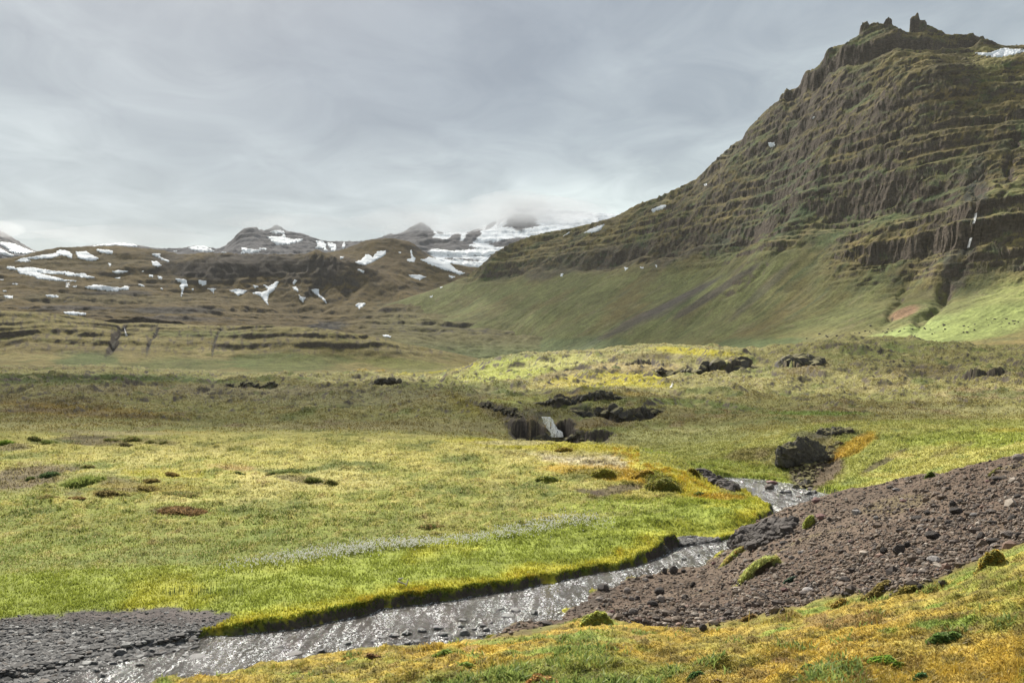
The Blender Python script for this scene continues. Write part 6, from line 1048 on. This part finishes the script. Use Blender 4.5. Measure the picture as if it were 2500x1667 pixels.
def cloud(poly, H, zg=0, thick=120, seed=0, rag=60, cm=None):
    cm = cm or CM[0]
    """a cloud whose shadow falls on the given patch of land (x,y)"""
    P = np.array(poly, float); k = (H-zg)/sd_[2]; off = np.array([sd_[0]*k, sd_[1]*k])
    lo, hi = P.min(0)-rag*1.5, P.max(0)+rag*1.5; st = max((hi-lo).max()/110, 2); xs = np.arange(lo[0], hi[0]+st, st); ys = np.arange(lo[1], hi[1]+st, st)
    x, y = np.meshgrid(xs, ys); sd = poly_sd(x, y, P, pad=rag*3)+rag*1.3*fbm(x/rag/2.5, y/rag/2.5, 4, 200+seed)
    th = thick*np.sqrt(np.clip(-sd/(thick*.8), 0, 1.2)); b = fbm(x/rag/1.5, y/rag/1.5, 4, 230+seed)
    keep = (sd < 0); kf = keep[:-1, :-1] & keep[1:, :-1] & keep[:-1, 1:] & keep[1:, 1:]
    top = np.stack([x+off[0], y+off[1], H+th*(1+.6*b)], -1).reshape(-1, 3); bot = np.stack([x+off[0], y+off[1], H-th*(.25+.15*b)], -1).reshape(-1, 3)
    f = gridfaces(*x.shape, keep=kf); n = len(top); used = np.unique(f); mp = np.full(n, -1); mp[used] = np.arange(len(used))
    V = np.concatenate([top[used], bot[used]]); f = mp[f]
    if len(f): tag(mkmesh('cloud', V, np.concatenate([f, f[:, ::-1]+len(used)]), cm), kind='structure')
def gp(*pts): return [((px-CX)/F*D, D) for px, D in pts]
HC = 1700
cloud(gp((-1500, 135), (100, 128), (500, 124), (900, 122), (1150, 122), (1230, 132), (1400, 128), (1700, 130), (2200, 140), (2200, 215), (1750, 235), (1500, 215), (1250, 245), (1130, 300), (900, 430), (300, 520), (-1500, 560)), HC, -8, 60, 1, 13)
cloud(gp((1950, 330), (2200, 300), (2550, 260), (3400, 250), (3400, 480), (2500, 620), (2200, 600), (1900, 640), (1830, 480)), HC, 0, 60, 2, 30, CM[1])
cloud(gp((-900, 640), (300, 640), (700, 700), (900, 800), (1250, 1050), (1600, 1080), (1740, 1200), (1900, 3700), (-900, 3700)), 2600, 120, 200, 3, 70, CM[1])
cloud([(200, 1480), (330, 1410), (480, 1350), (620, 1260), (800, 1180), (1600, 700), (1700, 1650), (900, 1700), (900, 2500), (300, 3600), (-300, 3600)], 2700, 200, 200, 4, 60, CM[1])
cloud([(-2500, 3900), (1500, 3900), (1700, 7600), (-2600, 7600)], 7500, 500, 300, 5, 200, CM[1])
# haze: thin air that fades the far hills
hz, nt = newmat('haze'); v = N(nt, 'ShaderNodeVolumePrincipled', {'Color': (.86, .90, .93, 1), 'Density': 1.3e-5, 'Anisotropy': .2}).outputs[0]; out(nt, None, vol=v)
def box(name, lo, hi, mat):
    V = [(x, y, z) for x in (lo[0], hi[0]) for y in (lo[1], hi[1]) for z in (lo[2], hi[2])]
    return mkmesh(name, V, np.array([(0, 1, 3, 2), (4, 6, 7, 5), (0, 4, 5, 1), (2, 3, 7, 6), (0, 2, 6, 4), (1, 5, 7, 3)]), mat, smooth=False)
mm2, nt = newmat('mist'); out(nt, None, vol=N(nt, 'ShaderNodeVolumePrincipled', {'Color': (.97, .98, 1, 1), 'Density': .0024, 'Anisotropy': 0.}).outputs[0])
mm3 = mm2.copy(); mm3.name = 'thin_mist'; [n for n in mm3.node_tree.nodes if n.type == 'PRINCIPLED_VOLUME'][0].inputs['Density'].default_value = .0006
def mist(px, py, w, h, D, seed, mm2=mm2):
    v = I3[0].copy(); v = v*(1+.28*fbm(v[:, 0]*1.8+v[:, 2]*1.3+seed*7, v[:, 1]*1.8-v[:, 2], 4, 800)[:, None])*[w/2/F*D, w/2/F*D*.6, h/2/F*D]
    o = mkmesh('mist', v, I3[1], mm2); o.location = ((px-CX)/F*D, D, (HY-py)/F*D); tag(o, kind='stuff')
for a in [(1150, 535, 560, 56, 6300, 21), (1000, 545, 330, 50, 6250, 22), (700, 545, 330, 44, 6100, 23), (1300, 515, 420, 70, 6300, 24), (300, 575, 400, 40, 6600, 25), (60, 560, 260, 44, 5900, 26)]: mist(*a, mm3)
for a in [(675, 545, 90, 40, 6420, 1), (620, 548, 70, 22, 6350, 2), (965, 566, 80, 34, 6500, 3), (1030, 538, 90, 44, 6500, 4), (1250, 505, 200, 80, 6700, 5), (1340, 525, 260, 90, 6700, 6), (1180, 545, 160, 40, 6550, 7), (1090, 560, 120, 30, 6600, 8), (0, 560, 120, 40, 6000, 9)]: mist(*a)
HAZE = True
if HAZE: tag(box('haze', (-7000, -60, -120), (7000, 9300, 1350), hz), kind='stuff')
scn.view_settings.view_transform = 'Standard'; scn.view_settings.look = 'None'; scn.view_settings.exposure = .88; scn.view_settings.gamma = 1
scn.cycles.volume_bounces = 1; scn.cycles.max_bounces = 6; scn.cycles.transparent_max_bounces = 16; scn.cycles.use_denoising = True; scn.cycles.volume_step_rate = 4
cam = bpy.data.cameras.new('camera'); co = bpy.data.objects.new('camera', cam); col.objects.link(co); scn.camera = co
co.rotation_euler = (PI/2, 0, 0); cam.sensor_width = 36; cam.lens = 36*F/2500; cam.shift_y = (HY-833.5)/2500; cam.clip_start = .3; cam.clip_end = 40000
